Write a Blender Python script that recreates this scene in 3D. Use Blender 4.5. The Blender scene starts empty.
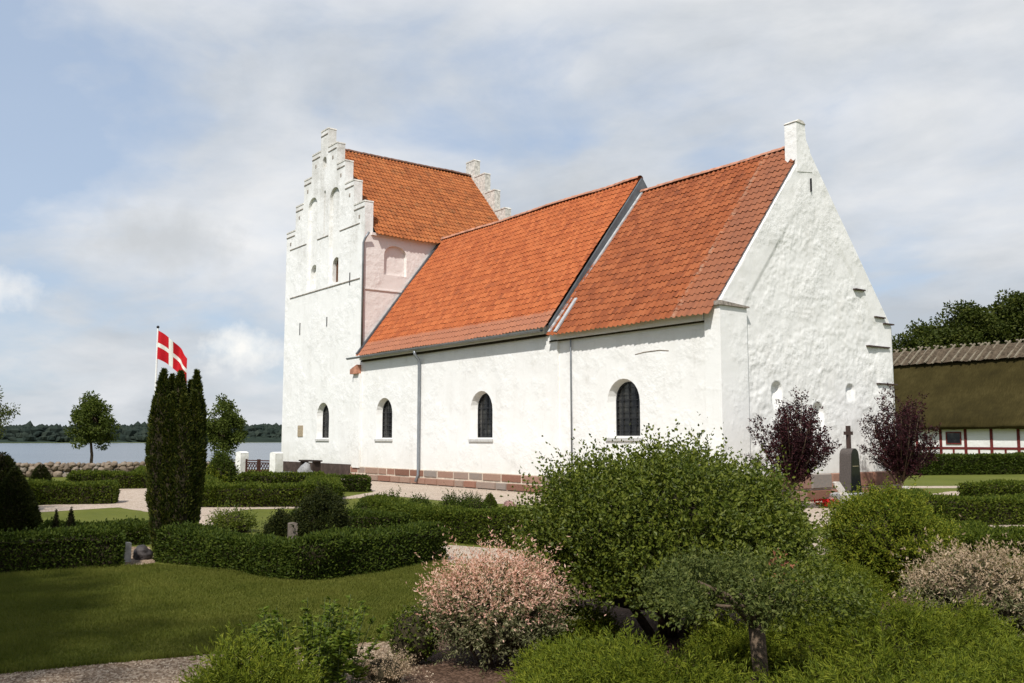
import bpy, bmesh, math, random
import numpy as np
from math import radians, sin, cos, tan, pi, sqrt, atan2

# ------------------------------------------------------------------ camera, sky, sun, exposure
S = bpy.context.scene
COL = S.collection
EYE = 1.7; FPX = 925.0; YAW = radians(143); PITCH = radians(6.0)
cam_d = bpy.data.cameras.new('camera'); cam = bpy.data.objects.new('camera', cam_d); COL.objects.link(cam)
cam.location = (0, 0, EYE); cam.rotation_euler = (radians(90) + PITCH, 0, YAW - radians(90))
cam_d.sensor_width = 36; cam_d.lens = FPX / 1024 * 36; cam_d.clip_start = .1; cam_d.clip_end = 6000
S.camera = cam

SUN_EL = radians(50); SUN_AZ = radians(180 - 35)          # compass bearing of the sun
sun_dir = (sin(SUN_AZ) * cos(SUN_EL), cos(SUN_AZ) * cos(SUN_EL), sin(SUN_EL))
sd = bpy.data.lights.new('sun', 'SUN'); sd.energy = 3.9; sd.angle = radians(1.2); sd.color = (1.0, .965, .905)
so = bpy.data.objects.new('sun', sd); COL.objects.link(so)
so.rotation_euler = (pi / 2 - SUN_EL, 0, pi - SUN_AZ)
S.view_settings.view_transform = 'Standard'; S.view_settings.look = 'None'
S.view_settings.exposure = 0.36; S.view_settings.gamma = 1.0; S.view_settings.use_curve_mapping = False

W = bpy.data.worlds.new('World'); S.world = W; W.use_nodes = True
nt = W.node_tree; nt.nodes.clear()
def N(tree, t, **kw):
    n = tree.nodes.new(t)
    for k, v in kw.items(): setattr(n, k, v)
    return n
def link(tree, a, b): tree.links.new(a, b)
def math_n(tree, op, a, b=None, clamp=False):
    n = N(tree, 'ShaderNodeMath', operation=op, use_clamp=clamp)
    for i, v in enumerate((a, b)):
        if v is None: continue
        if isinstance(v, (int, float)): n.inputs[i].default_value = v
        else: link(tree, v, n.inputs[i])
    return n.outputs[0]
def ramp_n(tree, fac, stops, interp='LINEAR'):
    r = N(tree, 'ShaderNodeValToRGB'); r.color_ramp.interpolation = interp
    e = r.color_ramp.elements
    while len(e) < len(stops): e.new(.5)
    for el, (p, c) in zip(e, stops):
        el.position = p; el.color = (*c, 1) if len(c) == 3 else c
    link(tree, fac, r.inputs[0]); return r.outputs[0]
def mix_n(tree, fac, a, b, blend='MIX'):
    m = N(tree, 'ShaderNodeMix', data_type='RGBA', blend_type=blend)
    for sock, v in ((m.inputs[0], fac), (m.inputs[6], a), (m.inputs[7], b)):
        if isinstance(v, (int, float)): sock.default_value = v
        elif isinstance(v, tuple): sock.default_value = (*v, 1) if len(v) == 3 else v
        else: link(tree, v, sock)
    return m.outputs[2]
def noise_n(tree, vec, scale, detail=5, rough=.55, dist=0.0, dims='3D'):
    n = N(tree, 'ShaderNodeTexNoise', noise_dimensions=dims)
    n.inputs['Scale'].default_value = scale; n.inputs['Detail'].default_value = detail
    n.inputs['Roughness'].default_value = rough; n.inputs['Distortion'].default_value = dist
    if vec is not None: link(tree, vec, n.inputs['Vector'])
    return n.outputs[0]
def build_sky():
    t = nt
    out = N(t, 'ShaderNodeOutputWorld'); bg = N(t, 'ShaderNodeBackground'); bg.inputs[1].default_value = .1
    sky = N(t, 'ShaderNodeTexSky', sky_type='NISHITA'); sky.sun_disc = False
    sky.sun_elevation = SUN_EL; sky.sun_rotation = SUN_AZ; sky.air_density = 1.0; sky.dust_density = 1.5; sky.ozone_density = 1.0
    tc = N(t, 'ShaderNodeTexCoord'); sp = N(t, 'ShaderNodeSeparateXYZ'); link(t, tc.outputs['Generated'], sp.inputs[0])
    zc = math_n(t, 'MAXIMUM', sp.outputs[2], 0.0)
    den = math_n(t, 'ADD', zc, .24)
    px = math_n(t, 'DIVIDE', sp.outputs[0], den); py = math_n(t, 'DIVIDE', sp.outputs[1], den)
    cb = N(t, 'ShaderNodeCombineXYZ'); link(t, px, cb.inputs[0]); link(t, py, cb.inputs[1])
    mp = N(t, 'ShaderNodeMapping'); link(t, cb.outputs[0], mp.inputs[0])
    mp.inputs['Location'].default_value = (3.1, .7, 0); mp.inputs['Rotation'].default_value = (0, 0, radians(-25)); mp.inputs['Scale'].default_value = (1.15, 1.45, 1)
    n1 = noise_n(t, mp.outputs[0], .85, 7, .52, .25)
    n2 = noise_n(t, mp.outputs[0], 1.9, 8, .56, .4)
    cov = math_n(t, 'ADD', math_n(t, 'MULTIPLY', n1, .62), math_n(t, 'MULTIPLY', n2, .38))
    # thicker cloud towards the north (right of the picture) and near the horizon
    cov = math_n(t, 'ADD', cov, math_n(t, 'MULTIPLY', math_n(t, 'MAXIMUM', sp.outputs[1], -.2), .15))
    low = math_n(t, 'SUBTRACT', 1.0, math_n(t, 'MULTIPLY', zc, 3.2), True)
    cov = math_n(t, 'ADD', cov, math_n(t, 'MULTIPLY', low, .09))
    mask = ramp_n(t, cov, [(.475, (.06, .06, .06)), (.535, (.42, .42, .42)), (.585, (.78, .78, .78)), (.67, (1, 1, 1))])
    mp2 = N(t, 'ShaderNodeMapping'); link(t, tc.outputs['Generated'], mp2.inputs[0]); mp2.inputs['Scale'].default_value = (1, 1, 2.6)
    n3 = noise_n(t, mp.outputs[0], 1.1, 7, .55, .25)
    n4 = noise_n(t, mp2.outputs[0], 4.2, 8, .58, .3)
    sh = math_n(t, 'ADD', math_n(t, 'MULTIPLY', n3, .5), math_n(t, 'MULTIPLY', n4, .5))
    sh = math_n(t, 'SUBTRACT', sh, math_n(t, 'MULTIPLY', math_n(t, 'MULTIPLY', low, low), .06))
    north = math_n(t, 'MAXIMUM', math_n(t, 'SUBTRACT', sp.outputs[1], .55), 0.0)
    sh = math_n(t, 'SUBTRACT', sh, math_n(t, 'MULTIPLY', math_n(t, 'MULTIPLY', north, low), .30))
    ccol = ramp_n(t, sh, [(.34, (4.1, 4.4, 4.75)), (.44, (5.1, 5.35, 5.65)), (.53, (6.0, 6.15, 6.35)), (.64, (6.9, 6.95, 7.0))])
    def puff(az, el, wide, tall, seed):
        # one cumulus by its place in the sky, its edge broken up by noise
        c = (cos(az) * cos(el), sin(az) * cos(el), sin(el)); d = N(t, 'ShaderNodeVectorMath', operation='SUBTRACT'); link(t, tc.outputs['Generated'], d.inputs[0]); d.inputs[1].default_value = c
        m_ = N(t, 'ShaderNodeVectorMath', operation='MULTIPLY'); link(t, d.outputs[0], m_.inputs[0]); m_.inputs[1].default_value = (1 / wide, 1 / wide, 1 / tall)
        l = N(t, 'ShaderNodeVectorMath', operation='LENGTH'); link(t, m_.outputs[0], l.inputs[0])
        nz = noise_n(t, tc.outputs['Generated'], seed, 6, .6); e = math_n(t, 'ADD', l.outputs['Value'], math_n(t, 'MULTIPLY', math_n(t, 'SUBTRACT', nz, .5), 2.6))
        return math_n(t, 'SUBTRACT', 1.0, e, True)
    blue = mix_n(t, .62, sky.outputs[0], (4.1, 5.0, 6.4))
    col = mix_n(t, mask, blue, ccol)
    col = mix_n(t, math_n(t, 'MULTIPLY', puff(radians(159.5), radians(5.2), .055, .030, 21), 1.1, True), col, (7.7, 7.65, 7.4))
    col = mix_n(t, math_n(t, 'MULTIPLY', puff(radians(173), radians(8.0), .06, .02, 24), .8, True), col, (7.1, 7.15, 7.15))
    col = mix_n(t, math_n(t, 'MULTIPLY', puff(radians(163.5), radians(11.6), .085, .040, 17), .9, True), col, (4.7, 4.9, 5.1))
    link(t, col, bg.inputs[0]); link(t, bg.outputs[0], out.inputs[0])
build_sky()

# ------------------------------------------------------------------ helpers
RNG = np.random.default_rng(7); random.seed(7)
_fw = np.array([cos(PITCH) * cos(YAW), cos(PITCH) * sin(YAW), sin(PITCH)])
_rt = np.array([sin(YAW), -cos(YAW), 0.]); _up = np.cross(_rt, _fw)
def P(x, y, z=0.0):
    """ground point read off the photograph"""
    d = _fw + _rt * (x - 512) / FPX - _up * (y - 341.5) / FPX
    t = (z - EYE) / d[2]; return np.array([d[0] * t, d[1] * t, z])
def tag(o, label=None, cat=None, group=None, kind=None):
    if label: o['label'] = label
    if cat: o['category'] = cat
    if group: o['group'] = group
    if kind: o['kind'] = kind
    return o
def empty(name, loc, label, cat, group=None):
    o = bpy.data.objects.new(name, None); COL.objects.link(o); o.location = loc; o.empty_display_size = .2
    return tag(o, label, cat, group)
def world_loc(o):
    l = np.zeros(3)
    while o is not None: l = l + np.array(o.location); o = o.parent
    return l
def mesh_obj(name, v, f, mats, parent=None, origin=None, mi=None, smooth=False, uv=None):
    v = np.asarray(v, np.float32).reshape(-1, 3)
    o_w = np.array(origin, float) if origin is not None else (world_loc(parent) if parent is not None else np.zeros(3))
    me = bpy.data.meshes.new(name); v = v - o_w.astype(np.float32)
    if isinstance(f, np.ndarray):
        m, k = f.shape
        me.vertices.add(len(v)); me.vertices.foreach_set('co', v.ravel())
        me.loops.add(m * k); me.loops.foreach_set('vertex_index', f.ravel().astype(np.int32))
        me.polygons.add(m); me.polygons.foreach_set('loop_start', np.arange(0, m * k, k, dtype=np.int32))
        me.update(calc_edges=True)
    else:
        me.from_pydata([tuple(map(float, p)) for p in v], [], [tuple(int(i) for i in q) for q in f]); me.update()
    for m_ in (mats if isinstance(mats, (list, tuple)) else [mats]): me.materials.append(m_)
    if mi is not None: me.polygons.foreach_set('material_index', np.asarray(mi, np.int32))
    me.polygons.foreach_set('use_smooth', np.full(len(me.polygons), bool(smooth)))
    if uv is not None:
        ul = me.uv_layers.new(name='UVMap'); vi = np.empty(len(me.loops), np.int32); me.loops.foreach_get('vertex_index', vi)
        ul.data.foreach_set('uv', np.asarray(uv, np.float32)[vi].ravel())
    o = bpy.data.objects.new(name, me); COL.objects.link(o)
    if parent is not None: o.parent = parent; o.location = tuple(o_w - world_loc(parent))
    else: o.location = tuple(o_w)
    return o
class MB:
    """collects boxes, tubes and loose faces into one mesh"""
    def __init__(s): s.v = []; s.f = []; s.mi = []; s.cur = 0
    def add(s, v, f):
        b = len(s.v); s.v += [tuple(map(float, p)) for p in v]
        for q in f: s.f.append(tuple(int(i) + b for i in q)); s.mi.append(s.cur)
    def box(s, x0, x1, y0, y1, z0, z1):
        s.add([(x0, y0, z0), (x1, y0, z0), (x1, y1, z0), (x0, y1, z0), (x0, y0, z1), (x1, y0, z1), (x1, y1, z1), (x0, y1, z1)],
              [(0, 3, 2, 1), (4, 5, 6, 7), (0, 1, 5, 4), (1, 2, 6, 5), (2, 3, 7, 6), (3, 0, 4, 7)])
    def bar(s, a, b, w, h, upv=(0, 0, 1)):
        a = np.array(a, float); b = np.array(b, float); d = b - a; d /= np.linalg.norm(d)
        sd_ = np.cross(d, upv); n = np.linalg.norm(sd_)
        sd_ = np.cross(d, (1, 0, 0)) if n < 1e-4 else sd_ / n
        u = np.cross(sd_, d); vs = []
        for p in (a, b):
            for i, j in ((-1, -1), (1, -1), (1, 1), (-1, 1)): vs.append(p + sd_ * w / 2 * i + u * h / 2 * j)
        s.add(vs, [(0, 1, 2, 3), (7, 6, 5, 4), (0, 4, 5, 1), (1, 5, 6, 2), (2, 6, 7, 3), (3, 7, 4, 0)])
    def tube(s, pts, rad, n=8, cap=True):
        pts = [np.array(p, float) for p in pts]; m = len(pts)
        rad = [rad] * m if isinstance(rad, (int, float)) else rad
        ref = None; vs = []
        for i, p in enumerate(pts):
            d = pts[min(i + 1, m - 1)] - pts[max(i - 1, 0)]; d = d / (np.linalg.norm(d) + 1e-9)
            if ref is None: ref = np.cross(d, (0, 0, 1)) if abs(d[2]) < .9 else np.cross(d, (1, 0, 0))
            ref = ref - d * (ref @ d); ref /= np.linalg.norm(ref) + 1e-9; o = np.cross(d, ref)
            for k in range(n):
                a = 2 * pi * k / n; vs.append(p + rad[i] * (ref * cos(a) + o * sin(a)))
        fs = [(i * n + k, i * n + (k + 1) % n, (i + 1) * n + (k + 1) % n, (i + 1) * n + k) for i in range(m - 1) for k in range(n)]
        if cap: fs += [tuple(range(n))[::-1], tuple((m - 1) * n + k for k in range(n))]
        s.add(vs, fs)
    def prism(s, poly, frame, t0, t1):
        """polygon (u, w) extruded between t0 and t1; frame maps (u, w, t) to a point"""
        n = len(poly); vs = [frame(u, w, t0) for u, w in poly] + [frame(u, w, t1) for u, w in poly]
        s.add(vs, [tuple(range(n))[::-1], tuple(range(n, 2 * n))] + [(i, (i + 1) % n, n + (i + 1) % n, n + i) for i in range(n)])
    def build(s, name, mats, parent=None, origin=None, smooth=False):
        return mesh_obj(name, s.v, s.f, mats, parent, origin, s.mi, smooth)
def _hash(ix, iy, seed):
    h = (ix.astype(np.int64) * 374761393 + iy.astype(np.int64) * 668265263 + seed * 1442695041) & 0xffffffff
    h = ((h ^ (h >> 13)) * 1274126177) & 0xffffffff
    return ((h ^ (h >> 16)) & 0xffff) / 65535.0
def vnoise(x, y, seed=0, octv=3):
    x = np.asarray(x, float); y = np.asarray(y, float); r = 0; a = 1.0; tot = 0
    for o in range(octv):
        ix = np.floor(x); iy = np.floor(y); fx = x - ix; fy = y - iy
        fx = fx * fx * (3 - 2 * fx); fy = fy * fy * (3 - 2 * fy)
        h = lambda i, j: _hash(ix + i, iy + j, seed + o)
        r = r + a * ((h(0, 0) * (1 - fx) + h(1, 0) * fx) * (1 - fy) + (h(0, 1) * (1 - fx) + h(1, 1) * fx) * fy)
        tot += a; a *= .5; x = x * 2.03; y = y * 2.03
    return r / tot * 2 - 1
def nrm(a): return a / (np.linalg.norm(a, axis=-1, keepdims=True) + 1e-9)

# ------------------------------------------------------------------ materials
def mat(name):
    m = bpy.data.materials.new(name); m.use_nodes = True; t = m.node_tree; t.nodes.clear()
    out = N(t, 'ShaderNodeOutputMaterial'); p = N(t, 'ShaderNodeBsdfPrincipled'); link(t, p.outputs[0], out.inputs[0])
    return m, t, p, out
def setp(t, p, col=None, rough=None, spec=None, metal=None):
    if col is not None:
        if isinstance(col, tuple): p.inputs['Base Color'].default_value = (*col, 1)
        else: link(t, col, p.inputs['Base Color'])
    if rough is not None: p.inputs['Roughness'].default_value = rough
    if spec is not None: p.inputs['Specular IOR Level'].default_value = spec
    if metal is not None: p.inputs['Metallic'].default_value = metal
def bump(t, p, h, strength, dist):
    b = N(t, 'ShaderNodeBump'); b.inputs['Strength'].default_value = strength; b.inputs['Distance'].default_value = dist
    link(t, h, b.inputs['Height']); link(t, b.outputs[0], p.inputs['Normal'])
def geo_pos(t): return N(t, 'ShaderNodeNewGeometry').outputs['Position']
def island(t): return N(t, 'ShaderNodeNewGeometry').outputs['Random Per Island']
def plain(name, col, rough=.6, spec=.3, metal=0.0, var=.25, scale=6.0, bstr=.0):
    m, t, p, o = mat(name); pos = geo_pos(t); n = noise_n(t, pos, scale, 5, .6)
    lo = tuple(c * (1 - var) for c in col); hi = tuple(min(1, c * (1 + var)) for c in col)
    setp(t, p, ramp_n(t, n, [(.3, lo), (.7, hi)]), rough, spec, metal)
    if bstr: bump(t, p, noise_n(t, pos, scale * 5, 4), bstr, .02)
    return m
def leafmat(name, stops, trans=.3, rough=.6, spec=.12, big=1.2, bigamt=.35, warm=False):
    m, t, p, out = mat(name); r = island(t); pos = geo_pos(t)
    f = math_n(t, 'ADD', math_n(t, 'MULTIPLY', r, 1 - bigamt), math_n(t, 'MULTIPLY', noise_n(t, pos, big, 3), bigamt))
    if warm: stops = [(q, (c_[0] * 1.13, c_[1] * 1.05, c_[2] * .70)) for q, c_ in stops]
    c = ramp_n(t, f, stops); setp(t, p, c, rough, spec)
    tr = N(t, 'ShaderNodeBsdfTranslucent')
    link(t, mix_n(t, 1.0, c, (1.15, 1.3, .65), 'MULTIPLY'), tr.inputs[0])
    mx = N(t, 'ShaderNodeMixShader'); mx.inputs[0].default_value = trans
    link(t, p.outputs[0], mx.inputs[1]); link(t, tr.outputs[0], mx.inputs[2]); link(t, mx.outputs[0], out.inputs[0])
    return m
def whitewash(name, base=(.80, .79, .768), grime=(.56, .53, .48), amt=.55, bstr=.32, streak=True, topz=None):
    m, t, p, o = mat(name); pos = geo_pos(t)
    mp = N(t, 'ShaderNodeMapping'); link(t, pos, mp.inputs[0]); mp.inputs['Scale'].default_value = (1, 1, .22)
    a = noise_n(t, pos, .9, 6, .62); b = noise_n(t, mp.outputs[0], 2.2, 5, .6); c = noise_n(t, pos, 7, 5, .65)
    f = math_n(t, 'ADD', math_n(t, 'ADD', math_n(t, 'MULTIPLY', a, .4), math_n(t, 'MULTIPLY', b, .35)), math_n(t, 'MULTIPLY', c, .25))
    if topz is not None:
        z = N(t, 'ShaderNodeSeparateXYZ'); link(t, pos, z.inputs[0])
        f = math_n(t, 'SUBTRACT', f, math_n(t, 'MULTIPLY', math_n(t, 'MULTIPLY', math_n(t, 'SUBTRACT', z.outputs[2], topz), .03, True), 1.0))
    mid = tuple(g * amt + b_ * (1 - amt) for g, b_ in zip(grime, base))
    col = ramp_n(t, f, [(.30, mid), (.42, tuple(.25 * q + .75 * b_ for q, b_ in zip(mid, base))), (.52, base)])
    zz = N(t, 'ShaderNodeSeparateXYZ'); link(t, pos, zz.inputs[0])
    dz = math_n(t, 'SUBTRACT', math_n(t, 'ADD', .95, math_n(t, 'MULTIPLY', noise_n(t, pos, 1.3, 5, .65), 1.3)), zz.outputs[2])
    col = mix_n(t, math_n(t, 'MULTIPLY', math_n(t, 'MULTIPLY', dz, .8, True), .42), col, (.52, .50, .43))
    run = ramp_n(t, noise_n(t, mp.outputs[0], 4.5, 4, .6), [(.60, (0, 0, 0)), (.74, (1, 1, 1))])
    col = mix_n(t, math_n(t, 'MULTIPLY', run, .22), col, (.50, .48, .44))
    setp(t, p, col, .85, .2)
    patch = ramp_n(t, noise_n(t, pos, .7, 4, .6), [(.46, (.12, .12, .12)), (.62, (1, 1, 1))])
    h = math_n(t, 'ADD', math_n(t, 'MULTIPLY', noise_n(t, pos, 1.4, 4, .5), .9), math_n(t, 'MULTIPLY', math_n(t, 'ADD', noise_n(t, pos, 5.5, 4, .6), math_n(t, 'MULTIPLY', noise_n(t, pos, 20, 3, .6), .3)), patch))
    bump(t, p, h, bstr, .07); return m
def tiles(name, cols, dirt=(.12, .05, .03), dirtamt=.5, strip=None, low=None):
    m, t, p, o = mat(name); uvn = N(t, 'ShaderNodeUVMap'); sp = N(t, 'ShaderNodeSeparateXYZ'); link(t, uvn.outputs[0], sp.inputs[0])
    fu = math_n(t, 'FLOOR', math_n(t, 'DIVIDE', sp.outputs[0], .185)); fv = math_n(t, 'FLOOR', math_n(t, 'DIVIDE', sp.outputs[1], .27))
    cb = N(t, 'ShaderNodeCombineXYZ'); link(t, fu, cb.inputs[0]); link(t, fv, cb.inputs[1])
    wn = N(t, 'ShaderNodeTexWhiteNoise', noise_dimensions='2D'); link(t, cb.outputs[0], wn.inputs[0])
    big = noise_n(t, uvn.outputs[0], .55, 4, .6)
    f = math_n(t, 'ADD', math_n(t, 'MULTIPLY', wn.outputs[0], .5), math_n(t, 'MULTIPLY', big, .5))
    c = ramp_n(t, f, [(.15, cols[0]), (.5, cols[1]), (.85, cols[2])])
    d = ramp_n(t, noise_n(t, uvn.outputs[0], 2.3, 6, .7), [(.52, (0, 0, 0)), (.72, (1, 1, 1))])
    c = mix_n(t, math_n(t, 'MULTIPLY', d, dirtamt), c, dirt)
    n = noise_n(t, uvn.outputs[0], 3.5, 5, .65)
    if strip is not None:      # weathered band beside the verge
        e = math_n(t, 'SUBTRACT', math_n(t, 'ADD', sp.outputs[0], math_n(t, 'MULTIPLY', n, .35)), strip)
        c = mix_n(t, math_n(t, 'MULTIPLY', math_n(t, 'MULTIPLY', e, 5, True), .6), c, (.235, .10, .058))
        l1 = math_n(t, 'SUBTRACT', 1, math_n(t, 'MULTIPLY', math_n(t, 'ABSOLUTE', e), 9), True)
        l1 = math_n(t, 'MULTIPLY', l1, ramp_n(t, noise_n(t, uvn.outputs[0], 6, 4, .7), [(.42, (0, 0, 0)), (.56, (1, 1, 1))]))
        c = mix_n(t, math_n(t, 'MULTIPLY', l1, .42), c, (.48, .36, .26))
    if low is not None:        # lichen-grey lowest courses
        e = math_n(t, 'SUBTRACT', low, math_n(t, 'ADD', sp.outputs[1], math_n(t, 'MULTIPLY', n, .2)))
        c = mix_n(t, math_n(t, 'MULTIPLY', math_n(t, 'MULTIPLY', e, 10, True), .6), c, (.30, .15, .10))
    setp(t, p, c, .8, .2); bump(t, p, noise_n(t, uvn.outputs[0], 25, 3), .15, .01); return m
def grassmat(name, cols):
    m, t, p, o = mat(name); pos = geo_pos(t)
    mp = N(t, 'ShaderNodeMapping'); link(t, pos, mp.inputs[0]); mp.inputs['Rotation'].default_value = (0, 0, radians(-20)); mp.inputs['Scale'].default_value = (.35, 1.3, 1)
    a = noise_n(t, pos, .35, 5, .6); b = noise_n(t, mp.outputs[0], 2.2, 6, .65); c = noise_n(t, pos, 28, 4, .7)
    f = math_n(t, 'ADD', math_n(t, 'ADD', math_n(t, 'MULTIPLY', a, .35), math_n(t, 'MULTIPLY', b, .35)), math_n(t, 'MULTIPLY', c, .3))
    setp(t, p, ramp_n(t, f, [(.32, cols[0]), (.5, cols[1]), (.68, cols[2])]), .9, .1)
    bump(t, p, noise_n(t, pos, 60, 3, .7), .6, .03); return m
def gravelmat(name, cols, scale=38):
    m, t, p, o = mat(name); pos = geo_pos(t)
    v = N(t, 'ShaderNodeTexVoronoi'); v.inputs['Scale'].default_value = scale; link(t, pos, v.inputs['Vector'])
    big = noise_n(t, pos, 1.3, 5, .6)
    sx = N(t, 'ShaderNodeSeparateColor'); link(t, v.outputs['Color'], sx.inputs[0])
    f = math_n(t, 'ADD', math_n(t, 'MULTIPLY', sx.outputs[0], .6), math_n(t, 'MULTIPLY', big, .4))
    setp(t, p, ramp_n(t, f, [(.2, cols[0]), (.5, cols[1]), (.8, cols[2])]), .9, .15)
    bump(t, p, math_n(t, 'SUBTRACT', 1, v.outputs['Distance']), .5, .02); return m
def islandmat(name, stops, rough=.7, spec=.25, bstr=.4, scale=14):
    m, t, p, o = mat(name); pos = geo_pos(t)
    f = math_n(t, 'ADD', math_n(t, 'MULTIPLY', island(t), .75), math_n(t, 'MULTIPLY', noise_n(t, pos, scale, 6, .7), .25))
    setp(t, p, ramp_n(t, f, stops), rough, spec)
    if bstr: bump(t, p, noise_n(t, pos, scale, 5, .65), bstr, .03)
    return m

M = {}
M['white'] = whitewash('whitewashed_wall'); M['white_tower'] = whitewash('weathered_whitewash', grime=(.47, .45, .41), amt=.65, topz=8.8)
M['white_gable'] = whitewash('rough_gable_whitewash', base=(.79, .778, .755), grime=(.60, .57, .52), amt=.55, bstr=.38)
M['pink'] = whitewash('pale_pink_whitewash', base=(.735, .675, .64), grime=(.58, .52, .48), amt=.5, bstr=.35)
M['brick_trim'] = plain('weathered_brick_trim', (.30, .26, .225), .9, .1, var=.5, scale=9, bstr=.4)
M['coping'] = plain('grey_coping_mortar', (.56, .53, .48), .9, .1, var=.4, scale=7, bstr=.5)
M['tile_nave'] = tiles('bright_red_tiles', [(.27, .066, .022), (.355, .096, .030), (.43, .128, .043)], dirtamt=.42, low=.85)
M['tile_chancel'] = tiles('dull_red_tiles', [(.17, .046, .018), (.26, .073, .025), (.33, .103, .038)], dirtamt=.45, strip=4.55)
M['tile_tower'] = tiles('brown_orange_tiles', [(.20, .060, .020), (.30, .092, .028), (.38, .13, .042)], dirt=(.14, .08, .035), dirtamt=.65)
M['ridge'] = plain('mortared_ridge_tile', (.42, .20, .13), .85, .2, var=.4, scale=5, bstr=.4)
M['zinc'] = plain('zinc', (.22, .235, .25), .45, .5, .4, var=.2, scale=3)
M['lead'] = plain('lead_flashing', (.10, .11, .12), .6, .4, .2, var=.35, scale=2.5, bstr=.3)
M['pale_lead'] = plain('pale_lead_strip', (.42, .42, .42), .6, .3, .1, var=.25, scale=4, bstr=.3)
M['iron'] = plain('black_iron', (.02, .02, .022), .5, .4, .3)
M['granite'] = islandmat('granite_blocks', [(.05, (.15, .075, .05)), (.35, (.26, .13, .09)), (.6, (.30, .20, .15)), (.8, (.22, .20, .18)), (1, (.36, .24, .18))])
M['tar'] = plain('dark_tarred_plinth', (.065, .045, .038), .8, .2, var=.4, scale=5, bstr=.3)
M['sill'] = plain('grey_sill_stone', (.50, .49, .47), .8, .2, var=.2, scale=8, bstr=.3)
M['oak'] = plain('brown_shutter_wood', (.10, .045, .022), .7, .2, var=.35, scale=8)
M['grass'] = grassmat('mown_grass', [(.066, .080, .014), (.105, .118, .021), (.15, .152, .034)])
M['gravel'] = gravelmat('pale_gravel', [(.27, .20, .15), (.40, .32, .25), (.52, .44, .36)])
M['gravel_dark'] = gravelmat('mixed_pebble_gravel', [(.11, .072, .044), (.24, .170, .112), (.42, .33, .24)], 45)
M['soil'] = gravelmat('bark_and_soil', [(.045, .026, .016), (.09, .052, .033), (.16, .10, .07)], 60)
M['twig'] = plain('shade_dark_twigs', (.035, .028, .016), .9, .1, var=.4, scale=20)  # for foliage cores: the shade inside is put into the twig colour
M['bark'] = plain('grey_brown_bark', (.11, .08, .055), .9, .1, var=.45, scale=18, bstr=.6)

def glassmat():
    m, t, p, o = mat('old_window_glass'); pos = geo_pos(t)
    setp(t, p, ramp_n(t, noise_n(t, pos, 1.6, 3), [(.38, (.006, .006, .007)), (.56, (.035, .034, .03)), (.7, (.09, .086, .075))]), .16, .4)  # pale warm blotches put a dull reflection into the glass colour
    bump(t, p, noise_n(t, pos, 5, 2), .12, .02); return m
M['glass'] = glassmat()
def watermat():
    m, t, p, o = mat('lake_water'); pos = geo_pos(t)
    mp = N(t, 'ShaderNodeMapping'); link(t, pos, mp.inputs[0]); mp.inputs['Rotation'].default_value = (0, 0, .3); mp.inputs['Scale'].default_value = (.25, .08, 1)
    setp(t, p, ramp_n(t, noise_n(t, mp.outputs[0], .25, 5), [(.35, (.05, .065, .08)), (.65, (.08, .10, .12))]), .22, .5)
    bump(t, p, noise_n(t, mp.outputs[0], 2.2, 4, .6), .35, .5); return m
M['water'] = watermat()

# ------------------------------------------------------------------ setting: ground, lake, hills, paths
def terrain():
    xs = np.concatenate([[-1700, -1500, -1350, -1250, -1180, -900, -600, -300, -150, -100, -85], np.arange(-75, -44, 1.5), np.arange(-44, 30, 3.0), [40, 80, 150, 300, 700]])
    ys = np.concatenate([[-1500, -900, -400, -150, -60, -30], np.arange(-20, 70, 5.0), [80, 110, 160, 260, 500, 900, 1700]])
    X, Y = np.meshgrid(xs, ys); s = -X - 48.5 - .12 * (Y - 10)
    k = np.clip(s / 24, 0, 1); Z = -4.2 * k * k * (3 - 2 * k)
    far = np.clip((-X - 1150) / 120, 0, 1); Z = Z + far * 6
    idx = np.arange(X.size).reshape(X.shape)
    f = np.stack([idx[:-1, :-1], idx[:-1, 1:], idx[1:, 1:], idx[1:, :-1]], -1).reshape(-1, 4)
    tag(mesh_obj('ground', np.stack([X, Y, Z], -1), f, M['grass'], smooth=True), kind='structure')
terrain()
tag(mesh_obj('lake', [(-1300, -1500, -3), (-50, -1500, -3), (-50, 1700, -3), (-1300, 1700, -3)], [(0, 1, 2, 3)], M['water']), kind='structure')
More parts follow.
